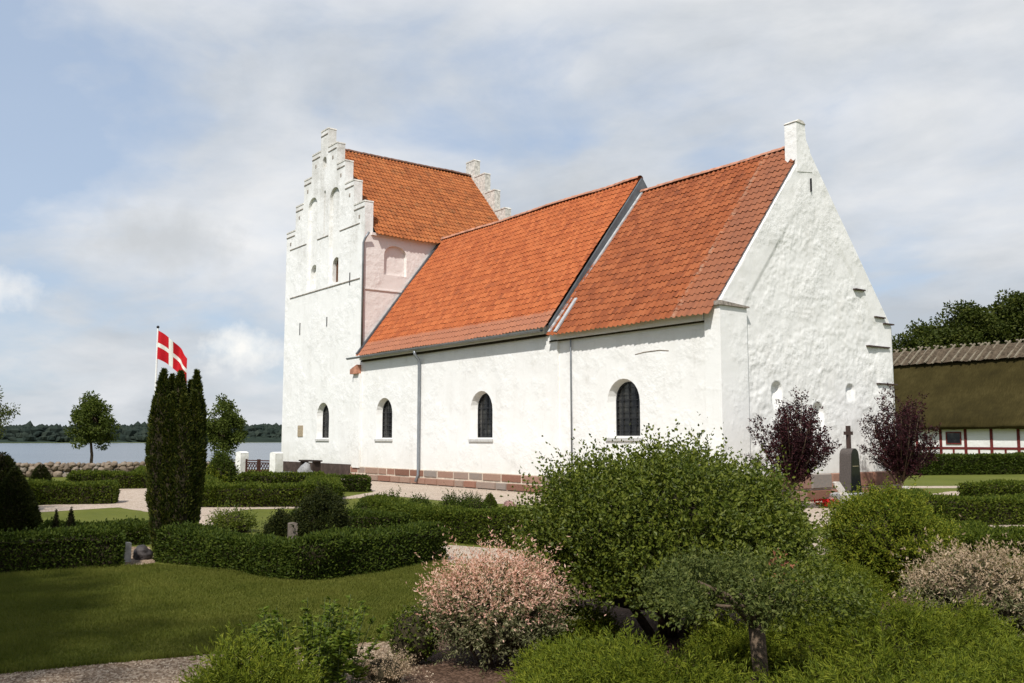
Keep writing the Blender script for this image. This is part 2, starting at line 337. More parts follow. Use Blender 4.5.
def far_hills():
    ys = np.linspace(-900, 1500, 160); xs = np.array([-1170, -1185, -1230, -1320, -1450, -1650, -1750.])
    hz = np.array([-3, 1, 7, 13, 16, 18, 0.])
    X, Y = np.meshgrid(xs, ys); prof = 1 + .45 * vnoise(Y / 260, Y * 0, 5, 3)
    Z = np.tile(hz, (len(ys), 1)) * np.where(hz > 0, prof, 1)
    X = X + 25 * vnoise(Y / 120, X / 300, 9, 2); idx = np.arange(X.size).reshape(X.shape)
    f = np.stack([idx[:-1, :-1], idx[:-1, 1:], idx[1:, 1:], idx[1:, :-1]], -1).reshape(-1, 4)
    m = plain('far_wooded_slope', (.022, .032, .024), .95, .05, var=.35, scale=.02)
    tag(mesh_obj('hills', np.stack([X, Y, Z], -1), f, m), kind='structure')
    # the wood on the far shore: lumpy crowns, far too many to count
    bm = bmesh.new(); bmesh.ops.create_icosphere(bm, subdivisions=1, radius=1)
    bv = np.array([v.co[:] for v in bm.verts]); bf = np.array([[v.index for v in f_.verts] for f_ in bm.faces]); bm.free()
    n = 5200; rng = np.random.default_rng(3)
    y = rng.uniform(-620, 1150, n); row = rng.random(n) ** 1.3; x = -1176 - row * 300
    z = np.interp(row, [0, .12, .45, 1], [-1, 7, 13, 16]) * (1 + .40 * vnoise(y / 260, y * 0, 5, 3))
    r = rng.uniform(2.2, 4.6, n) * (1 + .5 * (rng.random(n) > .93)); V = []; F = []
    for i in range(n):
        d = bv * (1 + .7 * (rng.random((len(bv), 1)) - .5)); V.append(d * r[i] * np.array([1.2, 1.2, rng.uniform(.8, 1.5)]) + np.array([x[i], y[i], z[i] + r[i] * .5])); F.append(bf + i * len(bv))
    mw = leafmat('far_wood_foliage', [(.2, (.016, .024, .020)), (.6, (.024, .033, .026)), (.9, (.034, .043, .032))], .05, .9, .05, .01, .4)
    tag(mesh_obj('far_woodland', np.concatenate(V), np.concatenate(F), mw), 'dark band of woodland on the far lake shore', 'woodland', kind='stuff')
far_hills()

def sheet(name, pts, z, m, jag=.03, kind='structure', seed=1):
    """flat outline on the ground with a slightly ragged edge"""
    rng = random.Random(seed); out = []
    for a, b in zip(pts, pts[1:] + pts[:1]):
        a = np.array(a[:2], float); b = np.array(b[:2], float); L = np.linalg.norm(b - a); k = max(1, min(60, int(L / .12)))
        nn = np.array([-(b - a)[1], (b - a)[0]]) / (L + 1e-9)
        for i in range(k):
            out.append(a + (b - a) * i / k + nn * rng.uniform(-jag, jag) * (i > 0))
    bm = bmesh.new(); vs = [bm.verts.new((p[0], p[1], z)) for p in out]
    es = [bm.edges.new((vs[i], vs[(i + 1) % len(vs)])) for i in range(len(vs))]
    bmesh.ops.triangle_fill(bm, use_beauty=True, edges=es)
    v = [x.co[:] for x in bm.verts]; bm.verts.index_update(); f = [[x.index for x in q.verts] for q in bm.faces]; bm.free()
    return tag(mesh_obj(name, v, f, m), kind=kind)
def PP(*px): return [P(x, y) for x, y in px]
# gravel walk along the church, round its east end, and the loop towards the gate
sheet('path', PP((-40, 508), (40, 505.5), (112, 499), (116, 488), (150, 487), (215, 503), (331, 506.5), (334, 499), (374, 492), (352, 484)) + [np.array([-36.5, 17.0]), np.array([-36.5, 18.5]), np.array([-15.0, 18.5]), np.array([-15.0, 26.6]), np.array([-13.0, 26.9]), np.array([-13.2, 16.9])] +
      PP((526, 505), (450, 501.5), (392, 496), (338, 499.5), (333, 507.5), (300, 508.6), (250, 509.3), (228, 513), (222, 525), (205, 526), (148, 512), (118, 507.5), (30, 513), (-40, 517)), .004, M['gravel'], .03)
# walk between the plots, behind the shrubs
sheet('path', PP((424, 551), (447, 545), (521, 550.5), (640, 545), (800, 536), (905, 527), (1024, 524), (1150, 526), (1150, 538), (1010, 541), (905, 547), (800, 557), (640, 566), (520, 570), (445, 562)), .004, M['gravel'], .03, seed=2)
sheet('path', PP((880, 486.3), (960, 486), (1100, 487), (1100, 489.5), (960, 488.2), (880, 488.3)), .004, M['gravel'], .03, seed=3)
sheet('path', PP((925, 495), (950, 491.5), (1030, 489.5), (1100, 490), (1100, 494), (1000, 494.5), (935, 498)), .004, M['gravel'], .03, seed=4)
sheet('gravel_path', PP((-160, 684), (0, 674), (100, 664), (215, 654), (330, 643), (430, 632), (520, 640), (520, 800), (400, 1500), (-600, 1500), (-600, 700)), .004, M['gravel_dark'], .02, seed=5)
sheet('planting_bed', PP((390, 640), (440, 588), (540, 572), (640, 568), (800, 560), (960, 552), (1150, 548), (1250, 700), (1500, 1600), (450, 1600), (420, 720)), .008, M['soil'], .04, seed=6)
sheet('grave_plot', PP((118, 568), (155, 563), (150, 547), (125, 547)), .004, M['gravel_dark'], .02, seed=7)
sheet('grave_plot', PP((800, 502), (850, 500), (850, 520), (812, 530)), .008, M['gravel'], .02, seed=8)

# ------------------------------------------------------------------ the church
YS = 18.31; TX0, TX1 = -42.95, -34.75; TC = (TX0 + TX1) / 2; NX1 = -22.3; CX1 = -15.5; YN = 26.3; RIDGE_Y = 22.25
church = empty('church', (-28, YS, 0), 'whitewashed medieval church with red tiled roofs and a stepped gable tower', 'church')
def arch(cx, z0, z1, hw, n=12, rise=None):
    rise = hw if rise is None else rise
    pts = [(cx - hw, z0), (cx + hw, z0)]
    for i in range(n + 1):
        a = pi * i / n; pts.append((cx + hw * cos(a), z1 - rise + rise * sin(a)))
    return pts
def wall_face(name, frame, outline, holes, m, parent=church, extra=None):
    """frame(u, z, depth) -> point; holes: (outer loop, inner loop, depth, close)"""
    bm = bmesh.new(); es = []
    def loop(pts):
        vs = [bm.verts.new(frame(u, z, 0)) for u, z in pts]
        for i in range(len(vs)): es.append(bm.edges.new((vs[i], vs[(i + 1) % len(vs)])))
        return vs
    loop(outline); hv = [loop(h[0]) for h in holes]
    bmesh.ops.triangle_fill(bm, use_beauty=True, edges=es)
    for vs, h in zip(hv, holes):
        iv = [bm.verts.new(frame(u, z, h[2])) for u, z in h[1]]; n = len(vs)
        for i in range(n): bm.faces.new((vs[i], vs[(i + 1) % n], iv[(i + 1) % n], iv[i]))
        if h[3] is True: bm.faces.new(iv)
        elif h[3]:
            es2 = [bm.edges.get((iv[i], iv[(i + 1) % n])) or bm.edges.new((iv[i], iv[(i + 1) % n])) for i in range(n)]
            for o2, i2, d2 in h[3]:
                ov = [bm.verts.new(frame(u, z, h[2])) for u, z in o2]; k = len(ov)
                es2 += [bm.edges.new((ov[i], ov[(i + 1) % k])) for i in range(k)]
                jv = [bm.verts.new(frame(u, z, d2)) for u, z in i2]
                for i in range(k): bm.faces.new((ov[i], ov[(i + 1) % k], jv[(i + 1) % k], jv[i]))
            bmesh.ops.triangle_fill(bm, use_beauty=True, edges=es2)
    if extra: extra(bm)
    bm.verts.index_update()
    v = [x.co[:] for x in bm.verts]; f = [[x.index for x in q.verts] for q in bm.faces]; bm.free()
    return mesh_obj(name, v, f, m, parent)
south = lambda u, z, d: (u, YS + d, z)
def quad(bm, *pts): bm.faces.new([bm.verts.new(p) for p in pts])

def window(cx, z0, z1, hw, hwo, depth, frame, nx=4, nz=9, label=None):
    """leaded window set back in its reveal: iron frame > pane, sill"""
    mb = MB(); loop = arch(cx, z0, z1, hw)
    inner = arch(cx, z0 + .04, z1 - .04, hw - .04); n = len(loop)
    vs = [frame(u, z, depth - .02) for u, z in loop] + [frame(u, z, depth - .02) for u, z in inner] + [frame(u, z, depth + .03) for u, z in inner]
    mb.add(vs, [(i, (i + 1) % n, n + (i + 1) % n, n + i) for i in range(n)] + [(n + i, n + (i + 1) % n, 2 * n + (i + 1) % n, 2 * n + i) for i in range(n)])
    for k in range(1, nx):
        u = cx - hw + 2 * hw * k / nx; zt = z1 - hw + sqrt(max(0, hw * hw - (u - cx) ** 2))
        mb.bar(frame(u, z0 + .02, depth - .005), frame(u, zt - .02, depth - .005), .028 if k * 2 == nx else .017, .02, (0, 1, 0))
    for k in range(1, nz):
        z = z0 + (z1 - z0) * k / nz; w = hw if z < z1 - hw else sqrt(max(0, hw * hw - (z - z1 + hw) ** 2))
        mb.bar(frame(cx - w + .02, z, depth - .008), frame(cx + w - .02, z, depth - .008), .016, .028 if k % 3 == 0 else .015)
    w = mb.build('window', M['iron'], church); 
    if label: w['label'] = label
    pv = [frame(u, z, depth + .025) for u, z in arch(cx, z0, z1, hw)]
    mesh_obj('pane', pv, [tuple(range(len(pv)))], M['glass'], w)
    sb = MB(); so_ = hwo + .05
    prof = [(-.05, z0 - .05), (depth - .02, z0 + .012), (depth - .02, z0 - .13), (-.05, z0 - .13)]
    A = [frame(cx - so_ if d < 0 else cx - so_, z, d) for d, z in prof]; B = [frame(cx + so_, z, d) for d, z in prof]
    sb.add(A + B, [(0, 1, 2, 3), (7, 6, 5, 4)] + [(i, (i + 1) % 4, 4 + (i + 1) % 4, 4 + i) for i in range(4)])
    return w, sb
SILLS = []
def std_hole(cx, z0=1.73, z1=3.34, hwo=.66, hwi=.53, depth=.24):
    return (arch(cx, z0, z1, hwo), arch(cx, z0, z1 - .08, hwi), depth, False)
# -- south wall of the nave
wn = [(-32.83, .50), (-26.05, .50)]
holes = [std_hole(cx) for cx, _ in wn]
wall_face('nave_wall', south, [(TX1, 0), (NX1, 0), (NX1, 5.25), (TX1, 5.25)], holes, M['white'])
mesh_obj('nave_wall', [(TX1, YN, 0), (NX1, YN, 0), (NX1, YN, 5.25), (TX1, YN, 5.25)], [(0, 1, 2, 3)], M['white'], church)
# -- chancel south wall
wall_face('chancel_wall', south, [(NX1, 0), (CX1, 0), (CX1, 5.1), (NX1, 5.1)], [std_hole(-19.06, 1.77, 3.40, .66, .54, .24)], M['white'])
mesh_obj('chancel_wall', [(NX1, YN, 0), (CX1 - .4, YN, 0), (CX1 - .4, YN, 5.1), (NX1, YN, 5.1)], [(0, 1, 2, 3)], M['white'], church)
for cx, z0, z1 in [(-32.83, 1.73, 3.26), (-26.05, 1.73, 3.26), (-19.06, 1.77, 3.32)]:
    w, sb = window(cx, z0, z1, .53, .66, .24, south); sb.build('sill', M['sill'], w)

# -- tower: south face runs up into the stepped gable
STEPS = [(4.1, 10.45), (4.02, 11.82), (3.07, 12.97), (2.17, 14.08), (1.32, 15.12), (.39, 16.04)]
def step_outline(zb):
    r = [(TC + 4.1, zb)]; prev = None
    pts = []
    for i in range(1, len(STEPS)):
        hw, zt = STEPS[i]; zlow = STEPS[i - 1][1] if i > 1 else 10.45
        if i == 1: pts += [(4.1, 11.82)]
        else: pts += [(hw, STEPS[i - 1][1]), (hw, zt)]
    right = [(TC + h, z) for h, z in pts]; left = [(TC - h, z) for h, z in reversed(pts)]
    return [(TC - 4.1, zb), (TC + 4.1, zb)] + right + left
NI = .12
niches = []
for cx, shut in ((TC - 1.13, 0), (TC + 1.17, 1)):
    o = arch(cx, 8.66, 13.08, .50); i_ = arch(cx, 8.66, 13.06, .48)
    bo = arch(cx + .04, 8.68, 9.86, .36); bi = arch(cx + .04, 8.68, 9.86, .36)
    niches.append((o, i_, NI, [(bo, bi, .36)]))
niches.append((arch(TC + .14, 10.95, 13.15, .09, 6), arch(TC + .14, 10.95, 13.15, .08, 6), .14, True))
niches.append((arch(TC + .04, 14.25, 14.78, .20), arch(TC + .04, 14.25, 14.78, .19), .16, True))
low = (arch(-38.42, 1.73, 3.32, .62), arch(-38.42, 1.73, 3.24, .48), .24, False)
tw = wall_face('tower_wall', south, step_outline(0), niches + [low], M['white_tower'],
    extra=lambda bm: (quad(bm, (TX0, YS, 0), (TX0, 27, 0), (TX0, 27, 10.5), (TX0, YS, 10.5)), quad(bm, (TX0, 27, 0), (TX1, 27, 0), (TX1, 27, 10.5), (TX0, 27, 10.5))))
w, sb = window(-38.42, 1.73, 3.24, .48, .62, .24, south, 4, 8); sb.build('sill', M['sill'], w)
for cx, shut in ((TC - 1.13, 0), (TC + 1.17, 1)):
    mb = MB()
    for k in range(6):
        x0 = cx + .04 - .36 + .72 * k / 6; mb.box(x0 + .004, x0 + .115, YS + .30, YS + .34, 8.68, 9.86)
    mb.build('belfry_shutter', M['oak'] if shut else M['white_tower'], church)
# thickness of the stepped gable (tops, sides, back) and the same gable on the north side
def gable_body(y0, y1, name, front, m=None):
    mb = MB(); o = step_outline(10.5); n = len(o)
    vs = [(u, y0, z) for u, z in o] + [(u, y1, z) for u, z in o]
    fs = [(i, (i + 1) % n, n + (i + 1) % n, n + i) for i in range(1, n)] + [tuple(range(n, 2 * n))]
    if front: fs.append(tuple(range(n)))
    mb.add(vs, fs); g = mb.build(name, m or M['white_tower'], church)
    for i in range(1, len(STEPS)):
        hw = 4.1 if i == 1 else STEPS[i][0]; zt = STEPS[i][1]; nx = STEPS[i + 1][0] if i + 1 < len(STEPS) else None
        rng = [(-hw, hw)] if nx is None else [(-hw, -nx - .003), (nx + .003, hw)]
        for a, b in rng:
            a2 = a - .015 if a == -hw else a; b2 = b + .015 if b == hw else b
            cp = MB(); cp.prism([(a2, zt + .002), (b2, zt + .002), (b2 - .03, zt + .07), (a2 + .03, zt + .07)], lambda u, w, t: (TC + u, t, w), y0 - .02, y1 + .02); cp.build('coping', M['coping'], g)
            if not front: cp = MB(); cp.box(TC + a2 + .04, TC + b2 - .06, y0 - .03, y0 - .002, zt - .23, zt - .19); cp.build('band', M['brick_trim'], g)
    return g
gable_body(YS + .001, YS + .40, 'stepped_gable', False)
gable_body(26.55, 26.9, 'stepped_gable', True, M['coping'])
# brick ledges across the tower face
mb = MB(); mb.box(TX0 + .6, TX1 - .35, YS - .03, YS - .002, 8.51, 8.55); mb.build('ledge', M['brick_trim'], church)
for a, b in ((-42.5, -40.6), (-39.4, -38.25), (-37.1, -35.2)): mb = MB(); mb.box(a, b, YS - .028, YS - .002, 10.93, 10.965); mb.build('ledge', M['brick_trim'], church)
for i in range(1, 5):      # put-log holes with dark blocks in the steps
    hw, zt = STEPS[i]
    for sgn in (-1, 1):
        b = MB(); x = TC + sgn * (hw - .42); b.box(x - .06, x + .06, YS - .012, YS + .05, zt - .66, zt - .50); b.build('wall_block', M['brick_trim'], church)
def anchor(x, z0, z1): b = MB(); b.box(x - .018, x + .018, YS - .03, YS - .003, z0, z1); b.build('wall_anchor', M['iron'], church)
anchor(-41.1, 6.62, 7.2); anchor(-38.2, 6.75, 7.18); anchor(-36.02, 8.35, 8.9)
b = MB(); b.box(-41.05, -40.5, YS - .03, YS - .002, 1.80, 2.32); b.build('plaque', plain('sandstone_plaque', (.36, .29, .20), .8, .2, var=.35, scale=14, bstr=.3), church)['label'] = 'small square sandstone plaque'
# east face of the tower above the nave, pale pink
east_t = lambda u, z, d: (TX1 - d, u, z)
wall_face('tower_east_wall', east_t, [(YS, 0), (27, 0), (27, 10.5), (YS, 10.5)], [(arch(19.83, 8.75, 10.05, .56, rise=.42), arch(19.83, 8.75, 10.04, .53, rise=.42), .14, True)], M['pink'])
mb = MB(); mb.box(TX1 + .002, TX1 + .04, YS + .05, 22, 8.02, 8.07); mb.build('ledge', M['pink'], church); mb = MB(); mb.box(TX1 + .002, TX1 + .09, YS + .3, 26.6, 10.38, 10.5); mb.build('ledge', M['pink'], church)

# -- pantile roofs
def pantiles(name, O, U, V, Nn, LU, LV, m, uv0=(0, 0), sag=.045, seed=1, label=None):
    O, U, V, Nn = [np.array(a, float) for a in (O, U, V, Nn)]
    prof = [(0, .030), (.1, .048), (.2, .050), (.32, .030), (.46, .010), (.62, .0), (.78, .004), (.9, .014)]
    nt_ = int(round(LU / .185)); nr = int(round(LV / .27)); w = LU / nt_; h = LV / nr
    us = np.array([(i + f) * w for i in range(nt_) for f, _ in prof] + [LU]); ph = np.array([q for _ in range(nt_) for _, q in prof] + [.03])
    ti = np.minimum((us / w + 1e-6).astype(int), nt_ - 1); rng = np.random.default_rng(seed); jit = rng.normal(0, .004, (nr, nt_)); jv = rng.normal(0, .006, (nr, nt_))
    rows = []; uvs = []
    for r in range(nr):
        for e in (0, 1):
            v = (r + e) * h - (0.02 if e == 0 else -.01); off = ph + (.029 if e == 0 else .004) + jit[r][ti] * (1 if e == 0 else .3)
            vv = v + (jv[r][ti] if e == 0 else 0)
            sg = sag * vnoise(us / 2.5, np.full_like(us, v / 2.0), seed, 2)
            vv = np.broadcast_to(vv, us.shape)
            rows.append(O + us[:, None] * U + vv[:, None] * V + (off + sg)[:, None] * Nn)
            uvs.append(np.stack([us + uv0[0], np.full_like(us, (r + (.04 if e == 0 else .96)) * h + uv0[1])], -1))
    R = np.stack(rows); k, n, _ = R.shape; idx = np.arange(k * n).reshape(k, n)
    f = np.stack([idx[:-1, :-1], idx[:-1, 1:], idx[1:, 1:], idx[1:, :-1]], -1).reshape(-1, 4)
    o = mesh_obj(name, R, f, m, church, uv=np.concatenate(uvs))
    if label: o['label'] = label
    return o
def slope(y0, z0, y1, z1): d = np.array([0, y1 - y0, z1 - z0]); L = np.linalg.norm(d); return d / L, L
def ridge_row(a, b, r, parent, m=None, step=.38):
    a = np.array(a, float); b = np.array(b, float); L = np.linalg.norm(b - a); d = (b - a) / L; side = np.cross(d, (0, 0, 1)); n = int(L / step); mb = MB()
    rng = random.Random(5)
    for i in range(n):
        p0 = a + d * (L * i / n); p1 = a + d * (L * (i + 1) / n + .03); vs = []
        for p in (p0, p1): p[2] += .05 * vnoise(np.array([(p - a) @ d / 2.2]), np.array([.5]), int(L * 10), 2)[0]
        for p, rr in ((p0, r), (p1, r * .88)):
            for k in range(7):
                t = pi * k / 6; vs.append(p + side * rr * cos(t) + np.array([0, 0, rr * sin(t) * .8 + rng.uniform(-.006, .006)]))
        mb.add(vs, [(k, k + 1, 8 + k, 7 + k) for k in range(6)] + [tuple(range(7))])
    return mb.build('ridge', m or M['ridge'], parent)
# nave
v, L = slope(18.02, 5.13, RIDGE_Y, 10.63)
nr_ = pantiles('nave_roof', (TX1 + .03, 18.02, 5.13), (1, 0, 0), v, (0, -v[2], v[1]), NX1 - TX1 + .12, L, M['tile_nave'], seed=11, label='bright orange-red nave roof')
v2, L2 = slope(26.5, 5.13, RIDGE_Y, 10.63)
pantiles('nave_roof', (TX1 + .03, 26.5, 5.13), (1, 0, 0), v2, (0, v2[2], -v2[1]), NX1 - TX1 + .12, L2, M['tile_nave'], seed=12)
ridge_row((TX1 + .05, RIDGE_Y, 10.61), (NX1 + .1, RIDGE_Y, 10.61), .15, nr_)
# chancel
v, L = slope(17.98, 4.86, RIDGE_Y, 10.12)
cr_ = pantiles('chancel_roof', (NX1 + .25, 17.98, 4.86), (1, 0, 0), v, (0, -v[2], v[1]), CX1 - NX1 - .28, L, M['tile_chancel'], uv0=(-.85, 0), seed=13, label='duller red chancel roof with a weathered strip beside the gable')
v2, L2 = slope(26.6, 4.86, RIDGE_Y, 10.12)
pantiles('chancel_roof', (NX1 + .25, 26.6, 4.86), (1, 0, 0), v2, (0, v2[2], -v2[1]), CX1 - NX1 - .75, L2, M['tile_chancel'], uv0=(-.85, 0), seed=14)
ridge_row((NX1 + .2, RIDGE_Y, 10.09), (CX1 - .40, RIDGE_Y, 10.09), .14, cr_)
# tower
def slope_x(x0, z0, x1, z1): d = np.array([x1 - x0, 0, z1 - z0]); L = np.linalg.norm(d); return d / L, L
v, L = slope_x(TX1 + .22, 10.40, TC, 15.30)
tr_ = pantiles('tower_roof', (TX1 + .22, YS + .42, 10.40), (0, 1, 0), v, (v[2], 0, -v[0]), 26.55 - YS - .44, L, M['tile_tower'], seed=15, label='brown-orange tower roof')
v2, L2 = slope_x(TX0 - .22, 10.40, TC, 15.30)
pantiles('tower_roof', (TX0 - .22, YS + .42, 10.40), (0, 1, 0), v2, (-v2[2], 0, v2[0]), 26.55 - YS - .44, L2, M['tile_tower'], seed=16)
ridge_row((TC, YS + .42, 15.28), (TC, 26.5, 15.28), .15, tr_, plain('dark_ridge_tile', (.16, .085, .06), .85, .2, var=.4))
# -- nave east gable parapet above the chancel roof, lead faced
pf = lambda u, w, t: (t, u, w)
mb = MB(); mb.prism([(18.12, 4.95), (26.4, 4.95), (26.4, 5.3), (RIDGE_Y, 10.62), (18.12, 5.24)], pf, NX1 + .14, NX1 + .22); mb.build('gable_flashing', M['lead'], church)
mb = MB(); mb.bar((NX1 + .28, 18.02, 4.98), (NX1 + .28, RIDGE_Y, 10.18), .10, .05, (0, -.78, .63)); mb.build('flashing', M['pale_lead'], church)
mb = MB(); mb.bar((NX1 + .66, 17.95, 4.95), (NX1 + .62, 18.85, 6.07), .12, .05, (0, -.78, .63)); mb.build('flashing', M['pale_lead'], church)
mb = MB(); mb.bar((TX1 + .06, 18.0, 5.22), (TX1 + .06, RIDGE_Y, 10.75), .11, .07, (0, -.78, .63)); mb.build('flashing', M['lead'], church)
# -- buttress strips: nave corner, chancel corner pier with its sloping cap
mb = MB(); mb.box(NX1 - .12, NX1 + .42, YS - .07, YS + .1, .5, 5.02); mb.build('pilaster', M['white'], church)
mb = MB(); mb.box(CX1 - .42, CX1 + .10, YS - .10, YS + .95, 0, 5.08); pr = mb.build('corner_pier', M['white'], church)
mb = MB(); mb.prism([(YS - .16, 5.085), (YS + 1.0, 5.085), (YS + 1.0, 5.12), (YS - .16, 5.20)], pf, CX1 - .05, CX1 + .16); mb.build('cap', M['brick_trim'], pr)
mb = MB(); mb.prism([(-35.45, 4.42), (-34.85, 4.42), (-34.85, 4.80), (-35.45, 4.62)], lambda u, w, t: (u, t, w), YS - .22, YS - .002); mb.build('tiled_cap', M['ridge'], church)
mb = MB(); mb.box(-35.35, -34.75, YS - .10, YS - .003, 0.5, 4.42); mb.build('pilaster', M['white'], church)
# -- the rough east gable, modelled as a displaced sheet
def east_gable():
    nz, ny = 230, 190
    z = np.concatenate([np.linspace(0, 5.1, 110), np.linspace(5.1, 10.0, 121)[1:]])
    lo = np.where(z < 5.1, 18.31, np.maximum(18.31, 17.98 + (z + .07 - 4.86) / 1.232))
    hi = np.where(z < 5.1, 26.3 - .05 * (z / 5), 26.25 - (z - 5.1) / (9.95 - 5.1) * (26.25 - 22.33)); hi = np.maximum(hi, lo + .02)
    s = np.linspace(0, 1, ny); Y = lo[:, None] + (hi - lo)[:, None] * s; Z = np.repeat(z[:, None], ny, 1)
    big = vnoise(Y * 1.1, Z * 1.1, 21, 3); fine = vnoise(Y * 5.5, Z * 6.5, 22, 3); stone = np.clip(vnoise(Y * 2.6, Z * 3.4, 23, 2), -.2, .6)
    # smoother raised border following the verge, rubble within
    inner = np.clip(((Y - lo[:, None] - .95) / .15), 0, 1) * np.clip(((hi[:, None] - Y - .75) / .15), 0, 1) * np.clip((8.2 - Z) / 1.2, 0, 1)
    pm = np.clip(.25 + 1.1 * vnoise(Y * .55, Z * .6, 25, 3) + .3, .12, 1); D = .020 * big + .003 * fine + inner * (pm * (.017 * stone + .013 * fine + .014 * vnoise(Y * 11, Z * 14, 24, 2)) - .028)
    for cy, z0, z1, hw, dp in ((20.58, 2.45, 3.22, .22, .17), (24.0, 2.75, 3.28, .22, .17), (22.4, 1.9, 2.70, .27, .17)):
        zz = Z - (z1 - hw); r = np.where(zz > 0, np.sqrt((Y - cy) ** 2 + zz ** 2), np.abs(Y - cy)); k = np.clip((hw - r) / .06, 0, 1) * np.clip((Z - z0) / .55, 0, 1)
        D = D * (1 - k) - dp * k
    D *= np.clip((Y - lo[:, None]) / .05, .2, 1) * np.clip((hi[:, None] - Y) / .05, .2, 1)
    X = CX1 + D; idx = np.arange(X.size).reshape(X.shape)
    f = np.stack([idx[:-1, :-1], idx[:-1, 1:], idx[1:, 1:], idx[1:, :-1]], -1).reshape(-1, 4)
    n0 = X.size; edge = []; V = np.stack([X, Y, Z], -1).reshape(-1, 3)
    back = np.stack([np.full(nz, CX1 - .45), hi, z], -1); bi = n0 + np.arange(nz)
    f2 = np.stack([idx[:-1, -1], bi[:-1], bi[1:], idx[1:, -1]], -1)
    back2 = np.stack([np.full(nz, CX1 - .45), lo, z], -1); bj = n0 + nz + np.arange(nz)
    f3 = np.stack([bj[:-1], idx[:-1, 0], idx[1:, 0], bj[1:]], -1)
    g = mesh_obj('east_gable', np.concatenate([V, back, back2]), np.concatenate([f, f2, f3]), M['white_gable'], church, smooth=True)
    g['label'] = 'rough rubble east gable'
    for y0, y1, z0 in ((24.34, 24.85, 6.08), (25.33, 25.87, 5.33), (25.8, 26.33, 5.16), (24.9, 26.05, 4.43), (25.35, 26.38, 3.32)): mb = MB(); mb.box(CX1 - .1, CX1 + .06, y0, y1, z0, z0 + .04); mb.build('ledge', M['tar'], g)
    mb = MB(); mb.box(CX1 - .2, CX1 + .05, 22.34, 22.37, 8.72, 9.10); mb.build('wall_anchor', M['iron'], g)
    mb = MB(); mb.prism([(21.74, 9.2), (22.45, 9.3), (22.36, 9.95), (22.20, 10.2), (22.16, 10.64), (21.76, 10.66)], pf, CX1 - .38, CX1 + .02); pn = mb.build('gable_pinnacle', M['white_gable'], church)
    mb = MB(); mb.prism([(21.735, 10.66), (22.185, 10.64), (22.05, 10.73), (21.85, 10.74)], pf, CX1 - .40, CX1 + .04); mb.build('cap', M['coping'], pn)
east_gable()
# -- irregular crack and drip line on the chancel wall
mb = MB(); mb.tube([(-18.55, YS - .002, 4.05), (-18.2, YS - .004, 4.09), (-17.6, YS - .004, 4.10), (-17.28, YS - .002, 4.06)], .014, 5); mb.build('crack', M['brick_trim'], church); mb = MB(); mb.box(-17.35, -16.85, YS - .03, YS - .002, 4.83, 4.88); mb.build('ledge', M['brick_trim'], church)
# -- plinth: granite ashlar in two courses, tarred plinth below the tower
def plinth():
    mb = MB(); rng = random.Random(4)
    def course(x0, x1, z0, z1, pr, axis):
        x = x0
        while x < x1 - .05:
            w = min(rng.uniform(.55, 1.15), x1 - x)
            if x1 - x - w < .35: w = x1 - x
            p = pr + rng.uniform(-.012, .02); g = .014; c = .03
            def blk(fr):
                a, b_ = x + g, x + w - g; zz0, zz1 = z0 + g, z1 - g
                vs = [fr(a, zz0, 0), fr(b_, zz0, 0), fr(b_, zz1, 0), fr(a, zz1, 0), fr(a + c, zz0 + c, p), fr(b_ - c, zz0 + c, p), fr(b_ - c, zz1 - c, p + rng.uniform(-.01, .01)), fr(a + c, zz1 - c, p)]
                mb.add(vs, [(4, 5, 6, 7), (0, 1, 5, 4), (1, 2, 6, 5), (2, 3, 7, 6), (3, 0, 4, 7)])
            blk((lambda u, z, d: (u, YS - d, z)) if axis == 'x' else (lambda u, z, d: (CX1 + .02 + d, u, z))); x += w
    course(-35.6, CX1, .27, .56, .06, 'x'); course(-35.6, CX1, 0.0, .27, .12, 'x')
    course(YS - .1, 26.3, .32, .76, .08, 'y'); course(YS - .1, 26.3, 0, .32, .14, 'y')
    p = mb.build('plinth', M['granite'], church)
    mo = MB(); mo.box(-35.6, CX1, YS - .04, YS - .002, 0, .55); mo.box(CX1 + .002, CX1 + .045, YS - .04, 26.3, 0, .74); mo.build('mortar', plain('lime_mortar', (.55, .47, .38), .9, .1), p)
    mb = MB(); mb.box(TX0 - .05, -35.62, YS - .07, YS - .002, 0, .62); mb.build('tower_plinth', M['tar'], church)
plinth()
# -- gutters and downpipes
def gutter(x0, x1, y, z):
    mb = MB(); n = 7; vs = []
    for x in (x0, x1):
        for k in range(n): a = pi + pi * k / (n - 1); vs.append((x, y + .075 * cos(a), z + .075 * sin(a)))
        for k in range(n): a = pi + pi * k / (n - 1); vs.append((x, y + .065 * cos(a), z + .006 + .065 * sin(a)))
    m2 = 2 * n; fs = [(k, k + 1, m2 + k + 1, m2 + k) for k in range(n - 1)] + [(n + k, m2 + n + k, m2 + n + k + 1, n + k + 1) for k in range(n - 1)]
    fs += [(0, m2, m2 + n, n), (n - 1, 2 * n - 1, m2 + 2 * n - 1, m2 + n - 1)]
    mb.add(vs, fs); return mb.build('gutter', M['zinc'], church)
gutter(-35.5, NX1 - .05, 17.99, 5.10)
for x0, x1, z0, z1 in ((NX1 + .45, CX1 - .45, 4.74, 5.02), (TX1, NX1 - .15, 4.98, 5.22)): mb = MB(); mb.box(x0, x1, 18.17, YS - .003, z0, z1); mb.build('eaves_board', M['white'], church)
def pipe(pts, r=.045): mb = MB(); mb.tube(pts, r, 10); p = mb.build('downpipe', M['zinc'], church, smooth=True); return p
pipe([(-30.0, 17.99, 5.0), (-30.0, 18.0, 4.88), (-30.0, YS - .12, 4.66), (-30.0, YS - .10, 4.5), (-30.0, YS - .10, .35), (-30.02, YS - .2, .1)], .055)
